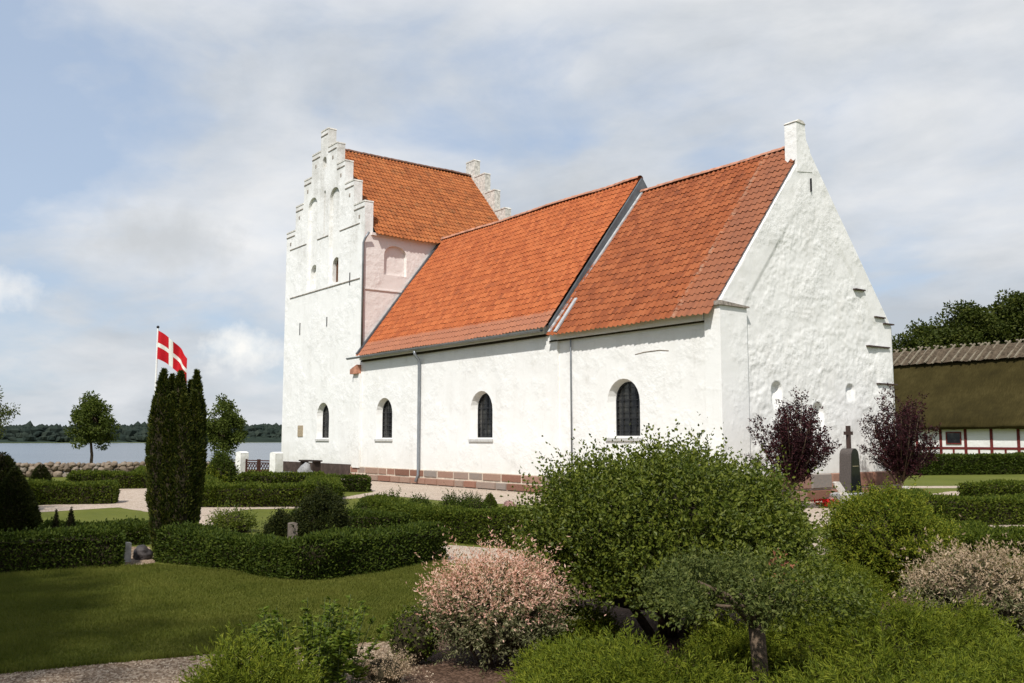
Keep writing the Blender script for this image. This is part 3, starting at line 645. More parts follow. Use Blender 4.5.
pipe([(-21.28, YS - .03, 4.82), (-21.26, YS - .06, 4.7), (-21.24, YS - .06, .62)], .024)
pipe([(TX1 + .22, YS + .1, 10.45), (TX1 + .12, YS - .02, 10.2), (TX1 + .05, YS - .07, 10.0), (TX1 + .05, YS - .07, 5.25)], .05)
# -- inner roof slab and back so that nothing is seen through
mb = MB(); mb.prism([(18.2, 4.9), (26.4, 4.9), (RIDGE_Y, 10.42)], pf, TX1 + .05, NX1 + .05); mb.build('roof_boarding', M['twig'], church); mb = MB(); mb.prism([(18.2, 4.7), (26.4, 4.7), (RIDGE_Y, 9.95)], pf, NX1 + .05, CX1 - .42); mb.build('roof_boarding', M['twig'], church); mb = MB()
mb.prism([(TX0 + .1, 10.3), (TX1 - .1, 10.3), (TC, 15.1)], lambda u, w, t: (u, t, w), YS + .45, 26.5); mb.build('roof_boarding', M['twig'], church)

# ------------------------------------------------------------------ the thatched barn
def barn():
    yw, x0, x1 = 59.5, -46.0, -8.0; yb = 67.5; yr = 63.5
    b = empty('thatched_barn', (-28, yw, 0), 'long thatched half-timbered barn with red posts behind the hedge', 'barn')
    mb = MB(); mb.prism([(yw, 0), (yb, 0), (yb, 2.5), (yr, 7.2), (yw, 2.5)], pf, x0, x1); mb.build('wall', whitewash('barn_limewash', (.74, .73, .70), amt=.35), b)
    red = plain('red_timber', (.12, .018, .015), .7, .25, var=.25, scale=5)
    xs = np.arange(x0 + .12, x1, 1.65); xs = xs + (-33.62 - xs[np.argmin(abs(xs + 33.62))])
    proto = None
    for x in xs:
        if proto is None:
            mb = MB(); mb.box(x - .09, x + .09, yw - .035, yw - .003, 0, 2.5); proto = mb.build('post', red, b); px0 = x
        else:
            o = proto.copy(); COL.objects.link(o); o.parent = b; o.location.x = proto.location.x + x - px0
    short = None
    for x in xs:
        if short is None:
            mb = MB(); mb.box(x + .78, x + .90, yw - .03, yw - .004, 0, 1.02); short = mb.build('stud', red, b); sx0 = x
        else:
            o = short.copy(); COL.objects.link(o); o.parent = b; o.location.x = short.location.x + x - sx0
    mb = MB(); mb.box(x0, x1, yw - .028, yw - .005, 1.02, 1.17); mb.box(x0, x1, yw - .05, yw - .004, 2.36, 2.48); mb.build('rail', red, b)
    wmb = MB(); wmb.box(-31.6, -30.58, yw - .06, yw - .02, 1.34, 1.42); wmb.box(-31.6, -30.58, yw - .06, yw - .02, 2.07, 2.14); wmb.box(-31.6, -31.53, yw - .06, yw - .02, 1.42, 2.07); wmb.box(-30.65, -30.58, yw - .06, yw - .02, 1.42, 2.07)
    w = wmb.build('window', red, b); mb = MB(); mb.box(-31.53, -30.65, yw - .03, yw - .006, 1.42, 2.07); mb.build('pane', M['glass'], w)
    # thatch: rounded, slightly uneven skin
    xs = np.linspace(x0 - .4, x1 + .4, 260); prof = [(yw - .02, 2.34), (yw - .46, 2.30), (yw - .60, 2.46), (yw - .30, 3.0), (60.6, 4.25), (61.7, 5.55), (62.7, 6.75), (63.3, 7.55), (63.5, 7.72), (63.7, 7.55), (65, 5.9), (66.5, 4.0), (67.9, 2.5), (67.6, 2.3), (67.4, 2.3)]
    pts = []
    for i, (y, z) in enumerate(prof):
        for k in range(4 if i < len(prof) - 1 else 1):
            q = k / 4; y2, z2 = prof[min(i + 1, len(prof) - 1)]; pts.append((y + (y2 - y) * q, z + (z2 - z) * q))
    pr = np.array(pts); X, I = np.meshgrid(xs, np.arange(len(pr)), indexing='ij'); Yv = pr[I, 0]; Zv = pr[I, 1]
    nz_ = .07 * vnoise(X * .8, I * .35, 31, 3) + .03 * vnoise(X * 5, I * .8, 32, 2); V = np.stack([X, Yv - nz_ * .6, Zv + nz_ * .6], -1); idx = np.arange(X.size).reshape(X.shape)
    f = np.stack([idx[:-1, :-1], idx[:-1, 1:], idx[1:, 1:], idx[1:, :-1]], -1).reshape(-1, 4)
    m, t, p, o = mat('old_thatch'); pos = geo_pos(t); mp = N(t, 'ShaderNodeMapping'); link(t, pos, mp.inputs[0]); mp.inputs['Scale'].default_value = (9, 1, .8)
    a = noise_n(t, pos, .6, 5, .65); c = noise_n(t, mp.outputs[0], 3.0, 5, .7)
    fac = math_n(t, 'ADD', math_n(t, 'MULTIPLY', a, .55), math_n(t, 'MULTIPLY', c, .45))
    setp(t, p, ramp_n(t, fac, [(.33, (.020, .016, .006)), (.5, (.038, .030, .010)), (.68, (.066, .052, .019))]), .95, .05); bump(t, p, c, .8, .06)
    mesh_obj('thatch', V, f, m, b, smooth=True)
    # heather ridge held by crossed sticks
    mb = MB(); n = 200; xs = np.linspace(x0 - .3, x1 + .3, n); vs = []; prof = [(62.55, 6.98), (63.0, 7.62), (63.35, 7.98), (63.5, 8.04), (63.65, 7.98), (64.0, 7.62), (64.4, 7.0)]
    for x in xs:
        for y, z in prof: vs.append((x, y + random.uniform(-.03, .03), z + random.uniform(-.05, .05)))
    k = len(prof); mb.add(vs, [(i * k + j, i * k + j + 1, (i + 1) * k + j + 1, (i + 1) * k + j) for i in range(n - 1) for j in range(k - 1)])
    mb.build('ridge_cap', plain('heather_ridge', (.085, .065, .045), .95, .05, var=.5, scale=6, bstr=.6), b)
    wood = plain('grey_weathered_stick', (.20, .17, .125), .9, .1, var=.3); proto = None
    for i, x in enumerate(np.arange(x0, x1, .62)):
        if proto is None:
            mb = MB(); mb.bar((x - .25, 62.45, 7.02), (x + .18, 63.62, 8.26), .11, .09); mb.bar((x + .30, 64.55, 7.02), (x, 63.38, 8.26), .15, .10); proto = mb.build('ridge_stick', wood, b); sx = x
        else:
            o = proto.copy(); COL.objects.link(o); o.parent = b; o.location.x = proto.location.x + x - sx + random.uniform(-.12, .12); o.location.z += random.uniform(-.07, .04)
barn()

# ------------------------------------------------------------------ foliage builders
def leaves(c, d, ln, wd, rng, fold=.35, nrm_bias=None):
    """kite-shaped leaves: c base points, d directions"""
    n = len(c); d = nrm(d); r = rng.normal(size=(n, 3))
    if nrm_bias is not None: r = r * .6 + nrm_bias
    s = nrm(np.cross(d, r)); nn = np.cross(s, d); ln = np.broadcast_to(ln, n)[:, None]; wd = np.broadcast_to(wd, n)[:, None]
    m = c + d * ln * .45 + nn * wd * fold * .5
    v = np.stack([c, m + s * wd * .5, c + d * ln - nn * ln * .08, m - s * wd * .5], 1).reshape(-1, 3)
    return v, np.arange(4 * n).reshape(n, 4)
def shoots(base, d, length, nl, ln, wd, rng, spread=1.0, curve=.0):
    """leafy shoots: leaves set along short stems"""
    mS = len(base); d = nrm(d); t = (np.arange(nl) + .5) / nl
    t = np.clip(t[None] + rng.normal(0, .06, (mS, nl)), 0, 1); length = np.broadcast_to(length, mS)
    c = base[:, None] + d[:, None] * (length[:, None] * t)[..., None]; c[..., 2] += curve * t * t * length[:, None]
    out = rng.normal(size=(mS, nl, 3)); out = out - d[:, None] * (out * d[:, None]).sum(-1, keepdims=True)
    ld = nrm(out) * spread + d[:, None] * (.45 + .8 * t[..., None] ** 3)
    sc = rng.uniform(.7, 1.15, (mS, nl)) * (1 - .35 * t ** 4)
    return c.reshape(-1, 3), ld.reshape(-1, 3), (ln * sc).ravel(), (wd * sc).ravel(), t.ravel()
def dirs(n, rng, zmin=-.3):
    z = rng.uniform(zmin, 1, n); a = rng.uniform(0, 2 * pi, n); r = np.sqrt(1 - z * z); return np.stack([r * np.cos(a), r * np.sin(a), z], -1)
def lump(d, seed, amp, fr=2.2): return 1 + amp * (vnoise(d[:, 0] * fr + d[:, 2] * 1.7 * fr, d[:, 1] * fr - d[:, 2] * 1.3 * fr, seed, 3))
def join(parts):
    vs = []; fs = []; mi = []; b = 0
    for v, f, m in parts: vs.append(v); fs.append(f + b); mi.append(np.full(len(f), m)); b += len(v)
    return np.concatenate(vs), np.concatenate(fs), np.concatenate(mi)
def ico_core(c, r, seed, amp=.15, sub=3):
    bm = bmesh.new(); bmesh.ops.create_icosphere(bm, subdivisions=sub, radius=1); v = np.array([x.co[:] for x in bm.verts]); f = [[x.index for x in q.verts] for q in bm.faces]; bm.free()
    f = np.array([[a, b_, c_, c_] for a, b_, c_ in f]); return v * lump(v, seed, amp)[:, None] * np.array(r) + np.array(c), f

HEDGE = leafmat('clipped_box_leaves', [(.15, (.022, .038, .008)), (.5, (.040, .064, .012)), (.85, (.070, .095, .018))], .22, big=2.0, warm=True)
HEDGE_L = leafmat('sun_tinted_box_leaves', [(.15, (.030, .050, .010)), (.5, (.060, .088, .014)), (.85, (.11, .135, .026))], .25, big=2.0, warm=True)  # same box leaves in a lighter tone, sunlight put into the colour
def hedge(pts, w, h, label, m=None, dens=4200, leaf=.045, closed=False, seed=1, group='clipped box hedges between the graves', rough=.075, hvar=.05, name='hedge', z0=0):
    """clipped hedge following a ground line: shade-dark twiggy core under a skin of small leaves"""
    m = m or HEDGE; rng = np.random.default_rng(seed); pts = [np.array(p[:2], float) for p in pts]
    if closed: pts = pts + [pts[0]]
    seg = [np.linalg.norm(b - a) for a, b in zip(pts, pts[1:])]; L = sum(seg); cum = np.concatenate([[0], np.cumsum(seg)])
    def at(s):
        s = np.clip(s, 0, L - 1e-6); i = np.clip(np.searchsorted(cum, s, 'right') - 1, 0, len(seg) - 1); q = ((s - cum[i]) / np.array(seg)[i])[:, None]
        A = np.array(pts)[i]; B = np.array(pts)[i + 1]; T = nrm(B - A); return A + (B - A) * q, T
    def atsm(s):
        ps = [at(s + k)[0] for k in (-.1, 0, .1)]; c = sum(ps) / 3; t = nrm(at(s + .13)[0] - at(s - .13)[0] + 1e-6 * at(s)[1]); return c, t
    per = 2 * h + w
    def skin(s, u, off):      # u runs up one side, over the top, down the other
        c, t = atsm(s); nn = np.stack([-t[:, 1], t[:, 0]], -1); hw = w / 2
        a = np.clip(u / h, 0, 1); b_ = np.clip((u - h) / w, 0, 1); e = np.clip((u - h - w) / h, 0, 1)
        lat = -hw + w * b_; zz = h * a - h * e; nl = np.where(b_ <= 0, -1., np.where(b_ >= 1, 1., 0.)); nz = np.where((b_ > 0) & (b_ < 1), 1., 0.)
        rr = .07; k = np.clip((zz - (h - rr)) / rr, 0, 1); lat = lat * (1 - .10 * k * (np.abs(lat) > hw * .8)); zz = zz - .05 * (np.abs(lat) / hw) ** 6 * (nz > 0)
        bulge = rough * vnoise(s * 1.6, u * 2.2, seed, 3); hv = hvar * vnoise(s * .6, s * 0, seed + 3, 2)
        N3 = np.stack([nn[:, 0] * nl, nn[:, 1] * nl, nz], -1); p = np.stack([c[:, 0] + nn[:, 0] * lat, c[:, 1] + nn[:, 1] * lat, z0 + zz * (1 + hv / h)], -1)
        return p + N3 * (bulge + off)[:, None], N3
    nS = max(4, int(L / .15)); nU = 14; Sg, Ug = np.meshgrid(np.linspace(0, L, nS), np.linspace(0, per, nU), indexing='ij')
    cv, cn = skin(Sg.ravel(), Ug.ravel(), np.full(Sg.size, -.085)); idx = np.arange(nS * nU).reshape(nS, nU)
    cf = np.stack([idx[:-1, :-1], idx[:-1, 1:], idx[1:, 1:], idx[1:, :-1]], -1).reshape(-1, 4)
    caps = []
    if not closed:
        for r in (0, nS - 1):
            for j in range(nU // 2 - 1): caps.append([idx[r, j], idx[r, j + 1], idx[r, nU - 2 - j], idx[r, nU - 1 - j]])
    if caps: cf = np.concatenate([cf, np.array(caps)])
    n = int(L * per * dens); s = rng.uniform(0, L, n); u = rng.uniform(0, per, n)
    for cc in cum[1:-1]:       # fuller at the corners, where the outside is longer
        k = int(per * dens * .9); s = np.concatenate([s, np.clip(cc + rng.normal(0, .16, k), 0, L)]); u = np.concatenate([u, rng.uniform(0, per, k)])
    n = len(s); p, nn = skin(s, u, rng.uniform(-.05, .02, n) + (rng.random(n) < .05) * rng.uniform(.0, .07, n))
    if not closed:            # leafy ends
        ne = int(w * h * dens * 1.1)
        for end, sg in ((0., -1.), (L, 1.)):
            c, t = at(np.full(ne, end if end == 0 else L - 1e-4)); lat = rng.uniform(-w / 2, w / 2, ne); nx = np.stack([-t[:, 1], t[:, 0]], -1); zz = rng.uniform(0, h, ne)
            q = np.stack([c[:, 0] + nx[:, 0] * lat + t[:, 0] * sg * rng.uniform(-.03, .03, ne), c[:, 1] + nx[:, 1] * lat + t[:, 1] * sg * rng.uniform(-.03, .03, ne), z0 + zz], -1)
            p = np.concatenate([p, q]); nn = np.concatenate([nn, np.stack([t[:, 0] * sg, t[:, 1] * sg, np.zeros(ne)], -1)])
    d = nn * .8 + rng.normal(0, .55, p.shape) + np.array([0, 0, .35]); lv, lf = leaves(p, d, leaf * rng.uniform(.6, 1.3, len(p)), leaf * .55, rng)
    V, F, MI = join([(cv, cf, 0), (lv, lf, 1)]); c0 = np.array([*pts[0], z0])
    o = mesh_obj(name, V, F, [M['twig'], m], origin=c0, mi=MI); return tag(o, label, 'hedge', group)

def bush(name, base, radii, label, cat, m, seed, nsh=900, nl=9, sl=.22, ln=.05, wd=.026, lift=0.0, lumpy=.16, spread=1., up=.55, group=None, core=.72, extra=None, zmin=-.35, tipm=None, tipfrac=.55, branches=5, brad=.03, mats=None):
    """shrub of leafy shoots over a shade-dark twiggy heart, on a few visible stems"""
    base = np.array([base[0], base[1], 0.]); rng = np.random.default_rng(seed); radii = np.array(radii, float)
    t = empty(name, tuple(base), label, cat, group); c = base + np.array([0, 0, lift + radii[2] * (-zmin if zmin > -.95 else .95)])
    d = dirs(nsh, rng, zmin); rad = lump(d, seed, lumpy) * lump(d, seed + 50, lumpy * .9, 5.5) * rng.uniform(.62, 1.0, nsh) ** .6
    start = c + d * radii * rad[:, None] - d * sl * .75
    sd_ = d * np.array([1, 1, .8]) + np.array([0, 0, up]) + rng.normal(0, .3, d.shape)
    lng = sl * rng.uniform(.7, 1.5, nsh) * np.where(rng.random(nsh) < .06, 1.7, 1)
    cc, ld, l_, w_, tt = shoots(start, sd_, lng, nl, ln, wd, rng, spread)
    lv, lf = leaves(cc, ld, l_, w_, rng); mi = np.ones(len(lf), int)
    if tipm is not None:
        hz = np.repeat(d[:, 2], nl); mi = np.where((tt > 1 - tipfrac + rng.normal(0, .15, len(tt))) & (hz + rng.normal(0, .25, len(hz)) > -.1), 2, 1)
    parts = []
    if core: 
        cv, cf = ico_core(c, radii * core, seed + 1, lumpy); cv[:, 2] = np.maximum(cv[:, 2], lift + .0)
        parts.append((cv, cf, 0))
    V, F, MI = join(parts + [(lv, lf, 1)]); MI[len(MI) - len(mi):] = mi
    mesh_obj('foliage', V, F, [M['twig'], m] + ([tipm] if tipm is not None else []), t, mi=MI)
    if branches:
        mb = MB()
        for k in range(branches):
            a = 2 * pi * k / branches + rng.uniform(-.4, .4); q = np.array([cos(a), sin(a), 0]); top = c + q * radii * .6 + np.array([0, 0, radii[2] * .3])
            b0 = base + q * min(.12, radii[0] * .15); mid = b0 * .5 + top * .5 - np.array([0, 0, .06]) + rng.normal(0, .03, 3)
            mb.tube([b0 - np.array([0, 0, .03]), mid, top], [brad, brad * .7, brad * .35], 7)
        mb.build('stem', M['bark'], t, smooth=True)
    return t
def conifer(name, base, h, r, label, cat, m, seed, n=9000, ln=.05, wd=.014, group=None, power=.85, lobes=0, upw=.6):
    """clipped cone or small conifer: dense sprays over a cone"""
    base = np.array([base[0], base[1], 0.]); rng = np.random.default_rng(seed); t_ = 1 - np.sqrt(rng.random(n)) ; a = rng.uniform(0, 2 * pi, n)
    R = lambda q, an: r * np.clip(1 - q, 0, 1) ** power * (1 + .10 * vnoise(an * 2.5, q * 9, seed, 3)) * np.clip(.82 + q * 3, .82, 1)
    rr = R(t_, a) * rng.uniform(.86, 1.06, n); p = base + np.stack([rr * np.cos(a), rr * np.sin(a), t_ * h], -1)
    d = np.stack([np.cos(a), np.sin(a), np.full(n, upw)], -1) + rng.normal(0, .35, (n, 3)); lv, lf = leaves(p - nrm(d) * ln * .5, d, ln * rng.uniform(.7, 1.3, n), wd, rng)
    q, an = np.meshgrid(np.linspace(0, 1, 14), np.linspace(0, 2 * pi, 25), indexing='ij'); rc = R(q, an) * .86
    cv = base + np.stack([rc * np.cos(an), rc * np.sin(an), q * h * .96], -1).reshape(-1, 3); idx = np.arange(q.size).reshape(q.shape)
    cf = np.stack([idx[:-1, :-1], idx[:-1, 1:], idx[1:, 1:], idx[1:, :-1]], -1).reshape(-1, 4)
    V, F, MI = join([(cv, cf, 0), (lv, lf, 1)]); return tag(mesh_obj(name, V, F, [M['twig'], m], origin=base, mi=MI), label, cat, group)
def tree(name, base, h, cr, cz0, label, cat, m, seed, nclump=60, per=120, ln=.12, wd=.07, group=None, trad=.12, z0=0.0, spread=.28, shape=(1, 1), gaps=.0, flat=1.0):
    """tapered trunk, limbs, and a crown of separate leaf clumps"""
    base = np.array([base[0], base[1], z0]); rng = np.random.default_rng(seed); t = empty(name, tuple(base), label, cat, group)
    cz = (cz0 + h) / 2; hz = (h - cz0) / 2; cen = base + np.array([0, 0, cz])
    d = dirs(nclump, rng, -.95); q = rng.uniform(.35, 1.0, nclump) ** .55 * lump(d, seed, .22, 1.6)
    cl = cen + d * np.array([cr, cr, hz * flat]) * q[:, None] * .86
    if name == 'lime_tree': cl[:, :2] = cen[:2] + (cl[:, :2] - cen[:2]) * (1.02 - .42 * (cl[:, 2:] - cen[2]) / hz)
    mb = MB(); top = base + np.array([rng.normal(0, cr * .05), rng.normal(0, cr * .05), cz + hz * .35])
    mids = [base + (top - base) * k + np.array([rng.normal(0, .02 * h), rng.normal(0, .02 * h), 0]) * (k > 0) for k in (0, .3, .6, 1)]
    mb.tube([base + np.array([0, 0, -.05])] + mids[1:], [trad, trad * .8, trad * .6, trad * .3], 10); 
    for k in range(min(nclump, 26)):
        z = np.clip(rng.uniform(.55, 1), 0, 1); st = base + (top - base) * z; e = cl[k]; mid = st * .5 + e * .5 + np.array([0, 0, -.04 * h]); mb.tube([st, mid, e], [trad * .35, trad * .2, trad * .07], 5)
    tr = mb.build('trunk', M['bark'], t, smooth=True)
    rc = cr * spread * rng.uniform(.7, 1.3, nclump); c = np.repeat(cl, per, 0) + nrm(rng.normal(size=(nclump * per, 3))) * (np.repeat(rc, per) * rng.random(nclump * per) ** .45)[:, None] * np.array([1, 1, .75])
    ld = nrm(c - np.repeat(cl, per, 0)) + rng.normal(0, .6, c.shape) + np.array([0, 0, -.15]); v, f = leaves(c, ld, ln * rng.uniform(.6, 1.3, len(c)), wd * rng.uniform(.7, 1.2, len(c)), rng)
    mesh_obj('crown', v, f, m, t); return t

L_ = lambda a, b, c, **k: leafmat(k.pop('name'), [(.15, a), (.5, b), (.85, c)], **k)
M['shrub'] = L_((.036, .056, .010), (.078, .106, .018), (.140, .165, .034), name='glossy_shrub_leaves', trans=.28, rough=.5, spec=.22, warm=True)
M['dark_yew'] = L_((.010, .016, .005), (.020, .028, .008), (.040, .045, .012), name='dark_yew_needles', trans=.12, warm=True)
M['column'] = L_((.014, .024, .006), (.034, .048, .011), (.085, .090, .020), name='columnar_yew_needles', trans=.15, big=1.5, warm=True)
M['gold'] = L_((.050, .082, .012), (.108, .14, .018), (.21, .22, .034), name='golden_yew_needles', trans=.25, warm=True)
M['juniper'] = L_((.048, .072, .010), (.095, .128, .016), (.165, .19, .028), name='green_juniper_sprays', trans=.25, warm=True)
M['willow_green'] = L_((.07, .085, .03), (.15, .15, .07), (.28, .25, .15), name='mottled_willow_leaves', trans=.3)
M['willow_pink'] = L_((.48, .24, .18), (.62, .37, .29), (.70, .52, .40), name='pink_willow_tips', trans=.3)
M['willow_cream'] = L_((.24, .17, .11), (.40, .29, .20), (.50, .39, .28), name='cream_willow_tips', trans=.3)
M['plum'] = L_((.016, .006, .008), (.034, .011, .014), (.080, .024, .028), name='purple_plum_leaves', trans=.2)
M['lime'] = L_((.035, .055, .014), (.060, .085, .022), (.095, .12, .034), name='lime_tree_leaves', trans=.3, warm=True)
M['grey_green'] = L_((.034, .050, .018), (.066, .088, .032), (.125, .145, .058), name='grey_green_leaves', trans=.25, warm=True)
M['herb'] = L_((.050, .085, .014), (.10, .145, .026), (.16, .195, .045), name='fresh_herb_leaves', trans=.3, warm=True)
M['dark_tree'] = L_((.022, .034, .010), (.040, .056, .014), (.070, .082, .020), name='broadleaf_crown', trans=.25, big=.25, bigamt=.5, warm=True)

# ------------------------------------------------------------------ hedges, from the near lawn to the barn
GH = 'clipped box hedges between the graves'
def off(a, b, k):          # move both ends sideways, away from the viewer
    a = np.array(a[:2]); b = np.array(b[:2]); n = np.array([-(b - a)[1], (b - a)[0]]); n /= np.linalg.norm(n)
    if n @ ((a + b) / 2) < 0: n = -n
    return a + n * k, b + n * k
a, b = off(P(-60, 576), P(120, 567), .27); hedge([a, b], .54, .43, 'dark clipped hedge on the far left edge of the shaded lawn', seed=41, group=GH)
a, b = off(P(40, 549), P(146, 545), .25); hedge([a, b], .5, .34, 'low hedge behind the dwarf conifers, left of the columnar yew', seed=42, group=GH)
a = P(157, 561); c = P(306, 582); e = P(446, 561)
fa, fc = off(a, c, .27); fc2, fe = off(c, e, .27)
k = (fc + fc2) / 2; ctr = np.array([-12.6, 6.6]); k = c[:2] + (ctr - c[:2]) / np.linalg.norm(ctr - c[:2]) * .24
hedge([fa, k, fe], .54, .44, 'angled dark hedge with its corner towards the lawn, below the grave bushes', seed=43, group=GH)
a, b = off(P(290, 539), P(400, 543), .2); hedge([a, b], .4, .46, 'low hedge tucked behind the two dark grave bushes', seed=44, group=GH, dens=3500)
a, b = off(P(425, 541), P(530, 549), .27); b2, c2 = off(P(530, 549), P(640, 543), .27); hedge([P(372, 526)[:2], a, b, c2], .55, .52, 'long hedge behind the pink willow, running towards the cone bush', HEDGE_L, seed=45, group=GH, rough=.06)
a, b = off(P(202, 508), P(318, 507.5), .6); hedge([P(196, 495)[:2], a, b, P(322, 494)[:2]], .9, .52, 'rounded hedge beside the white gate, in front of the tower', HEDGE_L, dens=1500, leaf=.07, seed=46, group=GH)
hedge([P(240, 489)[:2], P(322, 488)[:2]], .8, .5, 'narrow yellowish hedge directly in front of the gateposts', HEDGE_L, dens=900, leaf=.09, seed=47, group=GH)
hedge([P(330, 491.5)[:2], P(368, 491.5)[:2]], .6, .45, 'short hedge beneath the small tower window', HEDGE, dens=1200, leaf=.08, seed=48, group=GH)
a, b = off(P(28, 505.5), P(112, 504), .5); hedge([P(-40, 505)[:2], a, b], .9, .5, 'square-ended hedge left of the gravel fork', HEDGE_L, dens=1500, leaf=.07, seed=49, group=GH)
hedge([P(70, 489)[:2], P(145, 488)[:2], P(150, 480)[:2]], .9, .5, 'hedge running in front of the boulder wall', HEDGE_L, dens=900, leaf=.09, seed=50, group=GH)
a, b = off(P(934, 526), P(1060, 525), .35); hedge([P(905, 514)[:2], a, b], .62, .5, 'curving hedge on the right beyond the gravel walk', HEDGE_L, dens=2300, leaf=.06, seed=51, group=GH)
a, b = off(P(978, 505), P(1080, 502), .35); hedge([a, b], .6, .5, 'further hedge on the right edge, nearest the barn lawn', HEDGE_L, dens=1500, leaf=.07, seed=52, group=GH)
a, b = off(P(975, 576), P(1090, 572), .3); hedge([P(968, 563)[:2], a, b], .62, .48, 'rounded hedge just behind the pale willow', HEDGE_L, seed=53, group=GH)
hedge([P(820, 476)[:2], P(905, 475)[:2], P(1024, 474)[:2], P(1130, 473)[:2]], .8, .88, 'long dark hedge in front of the half-timbered barn', HEDGE, dens=700, leaf=.12, seed=54, group='clipped hedge by the barn', rough=.08)
# untrimmed row in front of the church lawn
GB = 'small bushes along the back hedge'
for i, (x, y, h, lab) in enumerate([(366, 528, .42, 'leftmost untrimmed little bush above the angled hedge'), (392, 527, .5, 'untrimmed little bush with a ragged top, second from the left'), (418, 525, .45, 'spiky little bush in the middle of the church lawn edge'), (452, 522, .42, 'low spreading bush left of the cone bush'), (472, 521, .42, 'dense little bush touching the cone bush')]):
    bush('small_bush', P(x, y), (.36, .36, h * .95), lab, 'bush', HEDGE, 60 + i, 500, 8, .14, .045, .024, group=GB, branches=0, lumpy=.25, up=.9)
conifer('cone_bush', P(490, 519), .46 + .1, .26, 'small clipped cone beside the reddish boulder', 'bush', HEDGE_L, 70, 5000, .04, .016, power=.7)
conifer('cone_bush', P(12, 534), 1.22, .54, 'large dark clipped cone on the left edge', 'bush', M['dark_yew'], 71, 16000, .06, .022, power=.8)
conifer('cone_bush', P(-2, 512), 1.42, .72, 'rounded dark cone behind the large cone on the left edge', 'bush', M['dark_yew'], 72, 14000, .08, .03, power=.6)
conifer('cone_bush', P(40, 492), .9, .42, 'small rounded cone standing before the boulder wall', 'bush', M['dark_yew'], 73, 5000, .08, .03, power=.55)
conifer('dwarf_conifer', P(54, 557), .70, .10, 'shorter of the two dwarf conifers above the left hedge', 'conifer', M['dark_yew'], 74, 2500, .035, .012, group='pair of dwarf conifers')
conifer('dwarf_conifer', P(69, 557), .74, .13, 'taller dwarf conifer of the pair above the left hedge', 'conifer', M['dark_yew'], 75, 3000, .035, .012, group='pair of dwarf conifers')
bush('dark_bush', P(321, 553), (.44, .44, .66), 'large dark bush right of the narrow gravestone', 'bush', M['dark_yew'], 80, 2600, 10, .14, .05, .022, branches=0, lumpy=.25, core=.7)
bush('dark_bush', P(281, 550), (.27, .27, .40), 'smaller dark bush left of the narrow gravestone', 'bush', M['dark_yew'], 81, 1500, 10, .12, .05, .022, branches=0, lumpy=.25, core=.7)
bush('green_bush', P(233, 532), (.42, .42, .28), 'loose green bush by the gravel fork, right of the columnar yew', 'bush', M['shrub'], 82, 600, 8, .18, .05, .026, branches=0)
bush('tall_bush', P(221, 489), (.5, .5, .88), 'dark upright bush left of the white gate', 'bush', HEDGE, 83, 1500, 9, .22, .08, .045, branches=0, core=.85)
bush('yellow_bush', P(214, 489), (.7, .6, .55), 'yellow-leaved bush behind the dark upright bush', 'bush', M['gold'], 84, 500, 8, .3, .09, .05, branches=0)

# ------------------------------------------------------------------ columnar yew
def columnar():
    base = P(174, 553); rng = np.random.default_rng(90); t = empty('columnar_yew', tuple(base), 'tall dark columnar yew in front of the flag', 'tree')
    parts = []; cols = [(0, 0, 2.72, .18)] + [(.215 * cos(a) * k, .215 * sin(a) * k, h, r) for a, k, h, r in zip(np.arange(9) * 2 * pi / 9, rng.uniform(.75, 1.1, 9), rng.uniform(2.35, 2.82, 9), rng.uniform(.105, .15, 9))]
    for i, (x, y, h, r) in enumerate(cols):
        n = 6200; q = rng.random(n) ** .9; a = rng.uniform(0, 2 * pi, n); R = r * np.clip((1 - q) * 5, 0, 1) ** .6 * (.72 + .5 * np.sin(np.clip(q * 1.15, 0, 1) * pi) ** .6) * (1 + .22 * vnoise(a * 2, q * 14, 91 + i, 3))
        lean = np.array([x, y, 0]) * (.78 + .5 * np.sin(q * pi * .72))[:, None]
        p = base + lean + np.stack([R * np.cos(a), R * np.sin(a), q * h], -1); d = np.stack([np.cos(a), np.sin(a), np.full(n, 1.1)], -1) + rng.normal(0, .4, (n, 3))
        v, f = leaves(p - nrm(d) * .03, d, .065 * rng.uniform(.6, 1.4, n), .024, rng); parts.append((v, f, 1))
        Q, A = np.meshgrid(np.linspace(0, .985, 20), np.linspace(0, 2 * pi, 13), indexing='ij'); RC = r * .84 * np.clip((1 - Q) * 5, 0, 1) ** .6 * (.72 + .5 * np.sin(np.clip(Q * 1.15, 0, 1) * pi) ** .6)
        le = (.78 + .5 * np.sin(Q * pi * .72)); cv = base + np.stack([x * le + RC * np.cos(A), y * le + RC * np.sin(A), Q * h], -1).reshape(-1, 3); idx = np.arange(Q.size).reshape(Q.shape)
        parts.append((cv, np.stack([idx[:-1, :-1], idx[:-1, 1:], idx[1:, 1:], idx[1:, :-1]], -1).reshape(-1, 4), 0))
    V, F, MI = join(parts); mesh_obj('foliage', V, F, [M['twig'], M['column']], t, mi=MI)
    mb = MB(); mb.tube([base - np.array([0, 0, .05]), base + np.array([0, 0, .8])], [.09, .06], 8); mb.build('trunk', M['bark'], t)
columnar()

